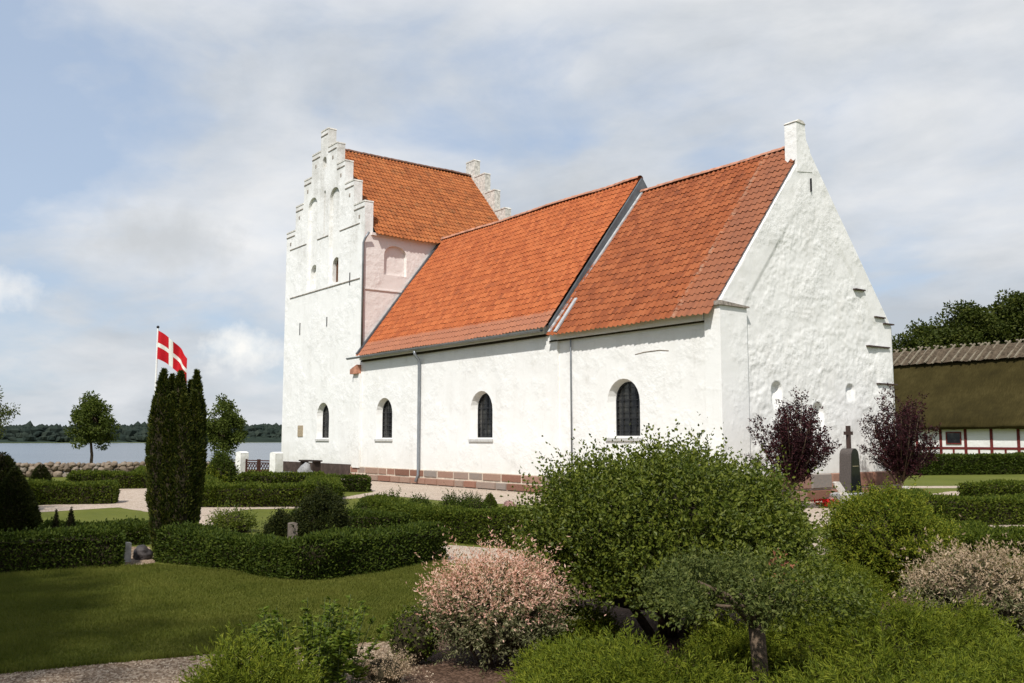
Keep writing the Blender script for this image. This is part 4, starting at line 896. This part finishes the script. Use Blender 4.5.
# ------------------------------------------------------------------ shrubs of the foreground bed
def big_shrub():
    b = P(668, 636); t = bush('big_shrub', b, (1.36, 1.30, .92), 'large rounded green shrub in front of the chancel window', 'shrub', M['shrub'], 100, 6200, 12, .26, .046, .029, lift=.26, lumpy=.15, up=.75, zmin=-.48, branches=13, brad=.036, core=.58)
big_shrub()
bush('pink_willow', P(494, 664), (.55, .55, .42), 'pink-tipped dappled willow bush left of the large green shrub', 'shrub', M['willow_green'], 110, 2400, 14, .24, .038, .014, lumpy=.16, up=.65, zmin=-.9, tipm=M['willow_pink'], branches=7, brad=.012, core=.7, lift=.0)
bush('pale_willow', P(983, 652), (.56, .56, .40), 'faded cream and pink willow bush at the right edge', 'shrub', M['willow_green'], 111, 1900, 12, .22, .044, .016, lumpy=.2, up=.65, zmin=-.9, tipm=M['willow_cream'], branches=7, brad=.012, core=.74, lift=.04)
bush('golden_yew', P(886, 592), (.68, .68, .60), 'dome-shaped golden yew in front of the granite memorial', 'shrub', M['gold'], 112, 5200, 12, .15, .042, .018, lumpy=.24, up=.8, zmin=-.8, branches=0, core=.76)
bush('box_ball', P(412, 664), (.20, .20, .22), 'small clipped box ball at the left foot of the pink willow', 'bush', HEDGE_L, 113, 650, 8, .08, .03, .016, branches=0, core=.86, zmin=-.9, lumpy=.06)
def standard():
    b = P(760, 728); rng = np.random.default_rng(120); t = empty('standard_tree', tuple(b), 'small flat-topped tree on a bare trunk, before the large shrub', 'tree')
    mb = MB(); mb.tube([b + np.array([0, 0, -.05]), b + np.array([.01, .01, .3]), b + np.array([-.01, 0, .62])], [.052, .045, .05], 12)
    ends = []
    for k in range(11):
        a = 2 * pi * k / 11 + rng.uniform(-.2, .2); r = rng.uniform(.25, .52); st = b + np.array([0, 0, .56 + .05 * rng.random()]); e = b + np.array([r * cos(a), r * sin(a), .72 + .14 * rng.random()]); mb.tube([st, st * .5 + e * .5 + np.array([0, 0, .06]), e], [.024, .016, .008], 6); ends.append(e)
    mb.build('trunk', M['bark'], t, smooth=True)
    n = 2300; a = rng.uniform(0, 2 * pi, n); r = .64 * np.sqrt(rng.random(n)) * (1 + .18 * vnoise(np.cos(a) * 2, np.sin(a) * 2, 3, 2)); z = .73 + .30 * (1 - (r / .8) ** 2) * rng.random(n) - .05 * rng.random(n) + .06 * vnoise(r * np.cos(a) * 4, r * np.sin(a) * 4, 8, 2)
    keep = vnoise(r * np.cos(a) * 7 + z * 3, r * np.sin(a) * 7, 17, 2) > -.16; a, r, z = a[keep], r[keep], z[keep]; n = len(a)
    st = b + np.stack([r * np.cos(a), r * np.sin(a), z], -1); d = np.stack([np.cos(a) * .7, np.sin(a) * .7, np.full(n, .35)], -1) + rng.normal(0, .45, (n, 3))
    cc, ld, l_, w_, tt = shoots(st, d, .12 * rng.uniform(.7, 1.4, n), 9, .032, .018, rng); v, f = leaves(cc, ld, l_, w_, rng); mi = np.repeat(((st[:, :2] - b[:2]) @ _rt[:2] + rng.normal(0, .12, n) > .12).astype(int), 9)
    dead = np.linalg.norm(st[:, :2] - (b[:2] + np.array([.12, .05])), axis=1) < .07; mi = np.where(np.repeat(dead & (z > .85), 9), 2, mi)
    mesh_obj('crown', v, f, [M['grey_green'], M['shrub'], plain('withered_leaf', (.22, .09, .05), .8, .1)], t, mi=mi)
standard()
def juniper(base, rx, ry, h, label, seed, n=900, rot=0.0, m=None):
    """low feathery juniper: fans of sprays that arch outwards"""
    base = np.array([base[0], base[1], 0.]); rng = np.random.default_rng(seed); t = empty('juniper', tuple(base), label, 'ground cover', 'spreading junipers in the front bed')
    a = rng.uniform(0, 2 * pi, n); r = np.sqrt(rng.random(n)); x = rx * r * np.cos(a); y = ry * r * np.sin(a); X = x * cos(rot) - y * sin(rot); Y = x * sin(rot) + y * cos(rot)
    top = h * (1 - r ** 2.4) ** .6 * (1 + .5 * vnoise(X * 5.5, Y * 5.5, seed, 2)); z = top * rng.uniform(.35, 1, n)
    st = base + np.stack([X, Y, z], -1); d = np.stack([np.cos(a + rot) * .7, np.sin(a + rot) * .7, np.full(n, .55)], -1) + rng.normal(0, .35, (n, 3))
    cc, ld, l_, w_, tt = shoots(st, d, .17 * rng.uniform(.6, 1.4, n), 20, .045, .0095, rng, spread=.7); v, f = leaves(cc, ld, l_, w_, rng)
    q, an = np.meshgrid(np.linspace(0, 1, 10), np.linspace(0, 2 * pi, 25), indexing='ij'); cx = rx * q * np.cos(an) * .95; cy = ry * q * np.sin(an) * .95; CX = cx * cos(rot) - cy * sin(rot); CY = cx * sin(rot) + cy * cos(rot)
    cv = base + np.stack([CX, CY, h * .62 * (1 - q ** 2.4).clip(0) ** .6 * (1 + .5 * vnoise(CX * 5.5, CY * 5.5, seed, 2))], -1).reshape(-1, 3); idx = np.arange(q.size).reshape(q.shape)
    V, F, MI = join([(cv, np.stack([idx[:-1, :-1], idx[:-1, 1:], idx[1:, 1:], idx[1:, :-1]], -1).reshape(-1, 4), 0), (v, f, 1)]); mesh_obj('foliage', V, F, [M['twig'], m or M['juniper']], t, mi=MI)
juniper(P(645, 735), .78, .48, .42, 'low juniper in front of the large green shrub, left of the bare trunk', 130, 2400)
juniper(P(585, 700), .45, .35, .28, 'juniper between the pink willow and the junipers by the bare trunk', 140, 1100)
juniper(P(890, 672), .95, .66, .44, 'widest low juniper, below the golden yew', 131, 3200, .6)
juniper(P(900, 780), .9, .6, .44, 'lowest juniper in the bottom right corner', 132, 2600, .4)
juniper(P(560, 755), .42, .36, .26, 'small juniper at the bottom, right of the pink willow', 134, 900)
juniper(P(1050, 740), .7, .6, .40, 'juniper cut by the right edge below the pale willow', 135, 1500)
juniper(P(246, 760), .36, .34, .45, 'bright feathery juniper at the bottom left', 136, 1800)
juniper(P(742, 668), .30, .28, .26, 'small bright juniper behind the bare trunk', 137, 800)
juniper(P(560, 640), .45, .4, .20, 'dark low juniper between the pink willow and the large green shrub', 138, 800)
juniper(P(830, 600), .5, .45, .34, 'juniper half hidden between the large shrub and the golden yew', 139, 1200)
def herb_clump():
    b = P(312, 694); rng = np.random.default_rng(140); t = empty('herb_clump', tuple(b), 'clump of tall leafy herbs at the edge of the gravel', 'plant')
    mb = MB(); n = 80; C_ = []; D_ = []; Ls = []; Wd = []
    for k in range(n):
        a = rng.uniform(0, 2 * pi); r = .30 * sqrt(rng.random()); s = b + np.array([r * cos(a), r * sin(a), 0]); lean = np.array([cos(a), sin(a), 0]) * rng.uniform(.03, .2); h = rng.uniform(.36, .60); e = s + lean + np.array([0, 0, h])
        mb.tube([s, s * .5 + e * .5 - lean * .15, e], [.004, .003, .002], 5)
        for j in range(22):
            q = rng.uniform(.2, 1); p = s + (e - s) * q; an = rng.uniform(0, 2 * pi); dd = np.array([cos(an), sin(an), rng.uniform(.0, .7)])
            for sgn in (-.6, 0, .6): C_.append(p); D_.append(dd + sgn * np.array([-sin(an), cos(an), 0])); Ls.append(rng.uniform(.04, .075) * (1 - .3 * q)); Wd.append(.022)
    mb.build('stem', plain('green_stem', (.06, .08, .03), .7, .2), t); v, f = leaves(np.array(C_), np.array(D_), np.array(Ls), np.array(Wd), rng); mesh_obj('foliage', v, f, M['herb'], t)
herb_clump()
bush('heather', P(384, 686), (.22, .22, .15), 'tuft of faded heather between the herbs and the pink willow', 'plant', M['willow_cream'], 141, 350, 10, .11, .02, .007, branches=0, core=.6, zmin=-.6)

# ------------------------------------------------------------------ trees
GT = 'lime trees along the lake'
tree('lime_tree', P(90, 475), 4.0, 1.1, 1.05, 'round-headed young lime tree by the boulder wall', 'tree', M['lime'], 200, 70, 120, .13, .08, GT, .085)
tree('lime_tree', P(222, 473.5), 3.9, 1.15, .85, 'lime tree by the white gate, right of the columnar yew', 'tree', M['lime'], 201, 70, 120, .13, .08, GT, .085)
tree('shore_tree', P(-30, 478), 4.4, 1.6, 1.3, 'tree half cut off by the left edge, with thin branches', 'tree', M['grey_green'], 202, 42, 90, .13, .06, None, .1, spread=.24)
GP = 'purple-leaved plums by the east gable'
def plum(base, h, label, seed, cr=.95):
    base = np.array([base[0], base[1], 0.]); rng = np.random.default_rng(seed); t = empty('purple_plum', tuple(base), label, 'tree', GP); mb = MB(); C_ = []; D_ = []; Ln = []
    for k in range(40):
        a = rng.uniform(0, 2 * pi); st = base + np.array([rng.normal(0, .04), rng.normal(0, .04), .45 + .3 * rng.random()]); r = cr * rng.random() ** .6; e = base + np.array([r * cos(a), r * sin(a), h * rng.uniform(.66, 1.04) - (r / cr) ** 2 * h * .27])
        mid = st * .45 + e * .55 + np.array([cos(a), sin(a), 0]) * .1; mb.tube([st, mid, e], [.022, .013, .004], 5); nl = 24
        for q in np.linspace(.12, 1, nl):
            p = st * (1 - q) ** 2 + mid * 2 * q * (1 - q) + e * q * q
            for j in range(3): C_.append(p + rng.normal(0, .075, 3)); D_.append((e - st) / np.linalg.norm(e - st) + rng.normal(0, .5, 3)); Ln.append(.16 * rng.uniform(.6, 1.2))
    mb.tube([base - np.array([0, 0, .05]), base + np.array([.01, 0, .35]), base + np.array([0, .01, .8])], [.055, .045, .035], 8); mb.build('trunk', M['bark'], t, smooth=True)
    cc, ld, l_, w_, tt = shoots(np.array(C_), np.array(D_), np.array(Ln), 6, .068, .040, rng); v, f = leaves(cc, ld, l_, w_, rng); mesh_obj('crown', v, f, M['plum'], t)
plum((-14.05, 19.1), 2.85, 'purple plum tree left of the granite memorial', 210, 1.0)
plum((-14.2, 24.2), 3.1, 'purple plum tree at the right corner of the gable', 211, .98)
GW = 'tall trees behind the barn'
for i, (x, y, h, cr, cz, lab) in enumerate([(-52.6, 88.5, 12.6, 3.9, 2, 'lowest of the broad trees behind the barn, nearest the church'), (-50.2, 92, 14.8, 3.8, 3, 'tree behind the barn, second from the church, with a sloping crown'), (-47.6, 95.5, 17.0, 4.0, 4, 'tallest dark tree rising behind the thatched ridge'), (-44.6, 100, 17.6, 4.2, 5, 'broad tree behind the barn with sky showing through its foot'), (-39, 100, 19, 5.5, 4, 'big tree behind the barn cut off by the right edge')]):
    tree('broadleaf_tree', (x, y), h, cr, cz, lab, 'tree', M['dark_tree'], 220 + i, 130, 150, .36, .24, GW, .4, spread=.27)
# unseen trees added behind the camera to throw shade on the near lawn
for i, (x, y, h, cr, lab) in enumerate([(-7.5, -9.0, 17, 4.2, 'unseen tall tree added to shade the near lawn'), (-3.0, -9.8, 17, 3.8, 'unseen tall shade tree added just behind the viewpoint'), (-14, -9, 17, 4.2, 'unseen tall shade tree added left of the viewpoint'), (-20, -7, 16, 4.2, 'unseen tall shade tree added furthest left of the viewpoint')]):
    tree('added_shade_tree', (x, y), h, cr, 4.2, lab, 'tree', M['dark_tree'], 240 + i, 90, 110, .34, .22, 'unseen trees added to shade the lawn', .3, spread=.27)

# ------------------------------------------------------------------ boulder wall, gate, flag, graves
STONE = islandmat('field_boulders', [(.05, (.09, .07, .05)), (.35, (.16, .12, .085)), (.65, (.23, .18, .135)), (1, (.16, .15, .13))], .85)
def boulder(c, r, seed, sub=2):
    v, f = ico_core(c, r, seed, .30, sub); return v, f
def boulder_wall():
    a = P(-40, 478)[:2]; b = P(215, 475.5)[:2]; rng = np.random.default_rng(300); d = b - a; L = np.linalg.norm(d); d /= L; n = np.array([-d[1], d[0]]); parts = []; k = 0
    for row, (z, s) in enumerate(((.14, .2), (.36, .17), (.52, .13))):
        x = rng.uniform(0, .2)
        while x < L:
            r = s * rng.uniform(.75, 1.25)
            for side in (-.16, .16):
                p = a + d * x + n * (side + rng.normal(0, .03)); v, f = boulder((p[0], p[1], z + rng.normal(0, .02)), (r * rng.uniform(.9, 1.35), r, r * rng.uniform(.75, 1)), int(rng.integers(1e6))); parts.append((v, f, 0)); k += 1
            x += r * 1.75
    V, F, MI = join(parts); tag(mesh_obj('boulder_wall', V, F, STONE, origin=(a[0], a[1], 0), smooth=False), 'low dry wall of rounded field boulders along the lake', 'wall')
boulder_wall()
def gate():
    pl = P(241.5, 476); pr_ = P(276, 477.5); d = (pr_ - pl) / np.linalg.norm(pr_ - pl); wh = whitewash('gatepost_whitewash', amt=.5)
    for p, lab in ((pl, 'white gatepost at the left end of the lattice gate'), (pr_, 'white gatepost next to the tower corner')):
        mb = MB(); nn = np.array([-d[1], d[0], 0]); fr = lambda u, w, t: tuple(p + d * u + nn * t + np.array([0, 0, w])); t = empty('gatepost', tuple(p), lab, 'gatepost', 'white gateposts')
        mb.prism([(-.21, 0), (.21, 0), (.20, 1.05), (-.20, 1.05)], fr, -.21, .21); mb.build('pier', wh, t)
        mb = MB(); n4 = [(-.205, 1.053), (.205, 1.053), (.17, 1.09), (.0, 1.12), (-.17, 1.09)]; mb.prism(n4, fr, -.205, .205); mb.build('cap', wh, t)
    red = plain('dark_gate_wood', (.055, .022, .016), .7, .2)
    def leaf(p0, p1, lab):
        t = empty('lattice_gate', tuple(p0), lab, 'gate', 'lattice gates'); L = np.linalg.norm(p1 - p0); mb = MB(); at = lambda u, z: tuple(p0 + (p1 - p0) / L * u + np.array([0, 0, z]))
        for u in (.03, L - .03): mb.bar(at(u, .05), at(u, .78), .07, .07)
        for z in (.1, .62, .72): mb.bar(at(.065, z), at(L - .065, z), .05, .05)
        mb.build('frame', red, t); mb = MB(); n = max(2, int(L / .22)); w = (L - .14) / n
        for i in range(n):
            for (z0, z1) in ((.13, .36), (.37, .60)): mb.bar(at(.07 + i * w, z0), at(.07 + (i + 1) * w, z1), .03, .03); mb.bar(at(.07 + i * w, z1), at(.07 + (i + 1) * w, z0), .025, .022)
        mb.build('lattice', red, t)
    m_ = (pl + pr_) / 2; leaf(pl + d * .32, m_ - d * .03, 'left leaf of the dark lattice gate between the white posts'); leaf(m_ + d * .03, pr_ - d * .32, 'right leaf of the dark lattice gate, next to the tower'); leaf(pl - d * 1.05, pl - d * .33, 'narrow side gate left of the white gateposts')
gate()
def flag():
    dd = P(152, 476); d3 = nrm(dd * np.array([1, 1, 0])); base = d3 * 39.0; t = empty('flagpole', tuple(base), 'thin white flagpole behind the columnar yew', 'flagpole')
    mb = MB(); mb.tube([base, base + np.array([0, 0, 3]), base + np.array([0, 0, 6.05])], [.05, .042, .03], 10); mb.build('pole', plain('white_pole_paint', (.75, .75, .73), .4, .4, var=.05), t)
    bm = MB(); v, f = ico_core(base + np.array([0, 0, 6.1]), (.06, .06, .06), 1, 0, 2); bm.add(v, f); bm.build('finial', M['iron'], t)
    rd = np.array([_rt[0], _rt[1], 0]); rd = nrm(rd); nx, nz = 60, 34; u, w = np.meshgrid(np.linspace(0, 1, nx), np.linspace(0, 1, nz), indexing='ij')
    side = np.cross(rd, (0, 0, 1)); Lx, H = 1.42, 1.12
    x = u * Lx * .86; z = -w * H * (1 - .12 * u) - 1.12 * u ** 1.3; dep = .17 * np.sin(u * 7.5 + w * 1.2) * (.2 + u) + .06 * np.sin(u * 15 + 1)
    o3 = base + np.array([0, 0, 5.95]); V = o3 + rd * (.045 + x)[..., None] + side * dep[..., None] + np.array([0, 0, 1.]) * z[..., None]; idx = np.arange(u.size).reshape(u.shape)
    F = np.stack([idx[:-1, :-1], idx[1:, :-1], idx[1:, 1:], idx[:-1, 1:]], -1).reshape(-1, 4); uc = ((u[:-1, :-1] + u[1:, 1:]) / 2).ravel(); wc = ((w[:-1, :-1] + w[1:, 1:]) / 2).ravel()
    cross = ((uc > .345) & (uc < .48)) | ((wc > .43) & (wc < .57))
    fl = mesh_obj('flag', V, F, [leafmat('red_flag_cloth', [(0, (.50, .012, .02)), (1, (.56, .02, .028))], .3), leafmat('white_flag_cloth', [(0, (.78, .78, .78)), (1, (.8, .8, .8))], .3)], origin=o3, mi=cross.astype(int), smooth=True)
    tag(fl, 'red flag with a white cross flying above the columnar yew', 'flag')
flag()
def headstone(p, w, d, h, yaw, label, m, name='gravestone', rounded=.5, tilt=0.0, z0=0):
    p = np.array([p[0], p[1], z0]); mb = MB(); ca, sa = cos(yaw), sin(yaw); pts = [(-w / 2, -.03), (w / 2, -.03)]; n = 8
    for i in range(n + 1): a = pi * i / n; pts.append((w / 2 * cos(a), h - w * rounded / 2 + w * rounded / 2 * sin(a)))
    fr = lambda u, z, t: (p[0] + ca * u - sa * (t + z * tilt), p[1] + sa * u + ca * (t + z * tilt), p[2] + z); mb.prism(pts, fr, -d / 2, d / 2)
    return tag(mb.build(name, m, None, origin=p), label, 'gravestone')
GRAN = plain('grey_granite', (.26, .255, .25), .6, .35, var=.35, scale=25, bstr=.25); PALE = plain('pale_sandstone', (.50, .46, .41), .85, .2, var=.25, scale=12, bstr=.3); REDG = plain('reddish_granite', (.22, .12, .10), .6, .3, var=.35, scale=18, bstr=.3); BLACK = plain('polished_black_granite', (.012, .013, .014), .12, .5, var=.3, scale=20)
VY = YAW - pi / 2
headstone(P(292, 556), .12, .10, .48, VY + .5, 'narrow brownish gravestone between the two dark bushes', plain('brownish_granite', (.17, .14, .115), .8, .2, var=.2, scale=30), rounded=.2)
headstone(P(125, 562), .15, .08, .27, VY + .4, 'small pale gravestone at the foot of the columnar yew', PALE, rounded=.35)
v, f = boulder((*P(142, 559)[:2], .06), (.17, .13, .12), 83, 3); tag(mesh_obj('boulder', v, f, plain('dark_granite', (.05, .042, .04), .6, .3, var=.4, scale=20, bstr=.3), origin=P(142, 559), smooth=True), 'low dark stone against the columnar yew', 'boulder')
v, f = boulder((*P(509, 524)[:2], .16), (.24, .2, .27), 77, 3); tag(mesh_obj('boulder', v, f, REDG, origin=P(509, 524), smooth=True), 'reddish memorial boulder beside the cone bush', 'boulder')
v, f = boulder((*P(305, 486)[:2], .30), (.42, .32, .48), 78, 3); tag(mesh_obj('boulder', v, f, GRAN, origin=P(305, 486), smooth=True), 'pale grey boulder stone below the tower window', 'boulder')
v, f = boulder((*P(286, 482)[:2], .12), (.7, .4, .30), 79, 3); tag(mesh_obj('boulder', v, f, plain('dark_fieldstone', (.08, .075, .07), .8, .2, var=.4), origin=P(286, 482), smooth=True), 'dark low stone by the corner of the tower', 'boulder')
def bench():
    b = P(310, 479); t = empty('bench', tuple(b), 'small dark wooden bench against the tower plinth', 'bench'); dk = plain('dark_bench_wood', (.03, .02, .016), .7, .2)
    mb = MB(); mb.box(b[0] - .75, b[0] + .75, b[1] - .2, b[1] + .2, .74, .80); mb.build('seat', dk, t)
    for sx in (-.6, .6): mb = MB(); mb.box(b[0] + sx - .05, b[0] + sx + .05, b[1] - .17, b[1] + .17, 0, .74); mb.build('leg', dk, t)
bench()
def memorial():
    b = np.array([-14.25, 21.85, 0.]); t = empty('memorial', tuple(b), 'tall granite memorial with a cross on top, before the gable', 'memorial'); ya = 0.0
    mb = MB(); rng = random.Random(3); vs = []
    for z, s in ((-.05, .56), (.26, .54), (.30, .46)):
        for i, j in ((-1, -1), (1, -1), (1, 1), (-1, 1)): vs.append(b + np.array([i * s * .62 + rng.uniform(-.03, .03), j * s * .72 + rng.uniform(-.03, .03), z]))
    mb.add(vs, [(k * 4 + i, k * 4 + (i + 1) % 4, (k + 1) * 4 + (i + 1) % 4, (k + 1) * 4 + i) for k in range(2) for i in range(4)] + [(8, 9, 10, 11)]); mb.build('base', GRAN, t)
    o = [(-.25, .30), (.25, .30)] + [(.235 - .015 * k, .30 + .1 * k + .9) if False else (.25 - .07 * (k / 6), .30 + .95 * k / 6) for k in range(1, 7)]
    o += [(.18 * cos(pi * k / 10), 1.25 + .2 * sin(pi * k / 10)) for k in range(1, 10)] + [(-(.25 - .07 * (k / 6)), .30 + .95 * k / 6) for k in range(6, 0, -1)]
    fr = lambda u, z, q: tuple(b + np.array([q, u, z])); mb = MB(); mb.prism(o, fr, -.17, .17); mb.build('stone', plain('hewn_granite', (.085, .072, .066), .8, .2, var=.3, scale=30, bstr=.4), t)
    mb = MB(); o2 = [(u * .93, z * .98 + .015) for u, z in o]; mb.prism(o2, fr, .171, .178); pol = mb.build('polished_face', BLACK, t)
    ins = MB(); ins.box(b[0] + .179, b[0] + .181, b[1] - .13, b[1] + .13, .98, .995); ins.build('inscription', plain('worn_gilt_line', (.30, .25, .15), .5, .4), pol)
    mb = MB(); cd = plain('rusty_brown_stone', (.05, .030, .025), .7, .3, var=.3); mb.box(b[0] - .045, b[0] + .045, b[1] - .045, b[1] + .045, 1.44, 2.04); mb.box(b[0] - .042, b[0] + .042, b[1] - .15, b[1] + .15, 1.80, 1.89); mb.build('cross', cd, t)
memorial()
headstone((-13.7, 23.9), .35, .09, .42, pi / 2 + .3, 'tilted pale gravestone between the memorial and the right plum', PALE, rounded=.08, tilt=.45)
headstone((-13.6, 20.9), .5, .09, .62, pi / 2 + .4, 'leaning pale slab left of the granite memorial', PALE, rounded=.06, tilt=.6)
v, f = boulder((-13.8, 20.35, .1), (.2, .22, .18), 81, 3); tag(mesh_obj('boulder', v, f, REDG, origin=(-13.8, 20.35, 0), smooth=True), 'red-brown boulder under the left plum tree', 'boulder')
def flowers(p, label, seed):
    rng = np.random.default_rng(seed); p = np.array([p[0], p[1], 0.]); t = empty('red_flowers', tuple(p), label, 'flowers', 'red flowers on the graves'); c = p + np.stack([rng.normal(0, .15, 260), rng.normal(0, .15, 260), rng.uniform(.06, .2, 260)], -1)
    v, f = leaves(c, rng.normal(0, .6, c.shape) + np.array([0, 0, .6]), .055, .05, rng); mesh_obj('bloom', v, f, leafmat('red_petals', [(.2, (.35, .01, .012)), (.8, (.55, .02, .02))], .3), t)
    c2 = p + np.stack([rng.normal(0, .17, 260), rng.normal(0, .17, 260), rng.uniform(0, .12, 260)], -1); v, f = leaves(c2, rng.normal(0, .6, c.shape) + np.array([0, 0, .5]), .06, .03, rng); mesh_obj('foliage', v, f, M['herb'], t)
flowers(P(828, 508), 'red flowers in front of the memorial base', 1); flowers(P(914, 497), 'red flowers at the edge of the right lawn', 2)

# ------------------------------------------------------------------ near lawn blades, gravel pebbles, weeds
def in_poly(p, poly):
    r = np.zeros(len(p), bool); x, y = p[:, 0], p[:, 1]
    for (x0, y0), (x1, y1) in zip(poly, np.roll(poly, -1, 0)): r ^= ((y0 > y) != (y1 > y)) & (x < (x1 - x0) * (y - y0) / (y1 - y0 + 1e-12) + x0)
    return r
def lawn_blades():
    rng = np.random.default_rng(400); poly = np.array([p[:2] for p in PP((-40, 579), (120, 567), (156, 566), (305, 579), (446, 562), (436, 600), (400, 640), (330, 645), (215, 654), (100, 664), (0, 674), (-60, 680))])
    lo, hi = poly.min(0), poly.max(0); p = rng.uniform(lo, hi, (460000, 2)); p = p[in_poly(p, poly)]; n = len(p); tuft = vnoise(p[:, 0] * 2, p[:, 1] * 2, 5, 3)
    ed = []
    for a_, b_ in zip(poly, np.roll(poly, -1, 0)):
        k = int(np.linalg.norm(b_ - a_) * 900); q = rng.random((k, 1)); ed.append(a_ + (b_ - a_) * q + rng.normal(0, .022, (k, 2)))
    ed = np.concatenate(ed); p = np.concatenate([p, ed]); n = len(p); tuft = np.concatenate([tuft, np.full(len(ed), .9)])
    h = .032 * rng.uniform(.5, 1.25, n) * (1 + .45 * tuft); a = rng.uniform(0, 2 * pi, n); ln = rng.normal(0, .014, (n, 2)); w = .0042
    b0 = np.stack([p[:, 0] - w * np.cos(a), p[:, 1] - w * np.sin(a), np.zeros(n)], -1); b1 = np.stack([p[:, 0] + w * np.cos(a), p[:, 1] + w * np.sin(a), np.zeros(n)], -1); tp = np.stack([p[:, 0] + ln[:, 0], p[:, 1] + ln[:, 1], h], -1)
    V = np.stack([b0, b1, tp], 1).reshape(-1, 3); F = np.arange(3 * n).reshape(n, 3)
    m = leafmat('grass_blades', [(.15, (.060, .080, .018)), (.5, (.098, .115, .028)), (.85, (.15, .155, .050))], .3, big=1.4, bigamt=.62, warm=True)
    tag(mesh_obj('lawn_grass', V, F, m, origin=(poly[0][0], poly[0][1], 0)), 'short mown grass of the shaded near lawn', 'grass', kind='stuff')
lawn_blades()
def pebbles():
    rng = np.random.default_rng(410); poly = np.array([p[:2] for p in PP((-40, 678), (0, 675), (100, 665), (215, 655), (330, 646), (430, 650), (440, 720), (-60, 720))]); lo, hi = poly.min(0), poly.max(0)
    p = rng.uniform(lo, hi, (14000, 2)); p = p[in_poly(p, poly)]; n = len(p); o = np.array([[1, 0, 0], [0, 1, 0], [-1, 0, 0], [0, -1, 0], [0, 0, 1.]]); r = rng.uniform(.006, .015, n)
    V = np.zeros((n, 5, 3)); an = rng.uniform(0, 2 * pi, n); c, s = np.cos(an), np.sin(an); oo = o[None] * (r[:, None] * rng.uniform(.7, 1.2, (n, 5)))[..., None]; V[..., 0] = oo[..., 0] * c[:, None] - oo[..., 1] * s[:, None] + p[:, :1]; V[..., 1] = oo[..., 0] * s[:, None] + oo[..., 1] * c[:, None] + p[:, 1:]; V[..., 2] = oo[..., 2] * .7 + .004
    f = np.array([[0, 1, 4], [1, 2, 4], [2, 3, 4], [3, 0, 4]]); F = (f[None] + 5 * np.arange(n)[:, None, None]).reshape(-1, 3)
    tag(mesh_obj('gravel_pebbles', V.reshape(-1, 3), F, islandmat('pebble_mix', [(.1, (.10, .065, .042)), (.5, (.24, .17, .115)), (.9, (.45, .37, .28))], .85, .2, 0)), 'loose pebbles of the near gravel walk', 'gravel', kind='stuff')
pebbles()
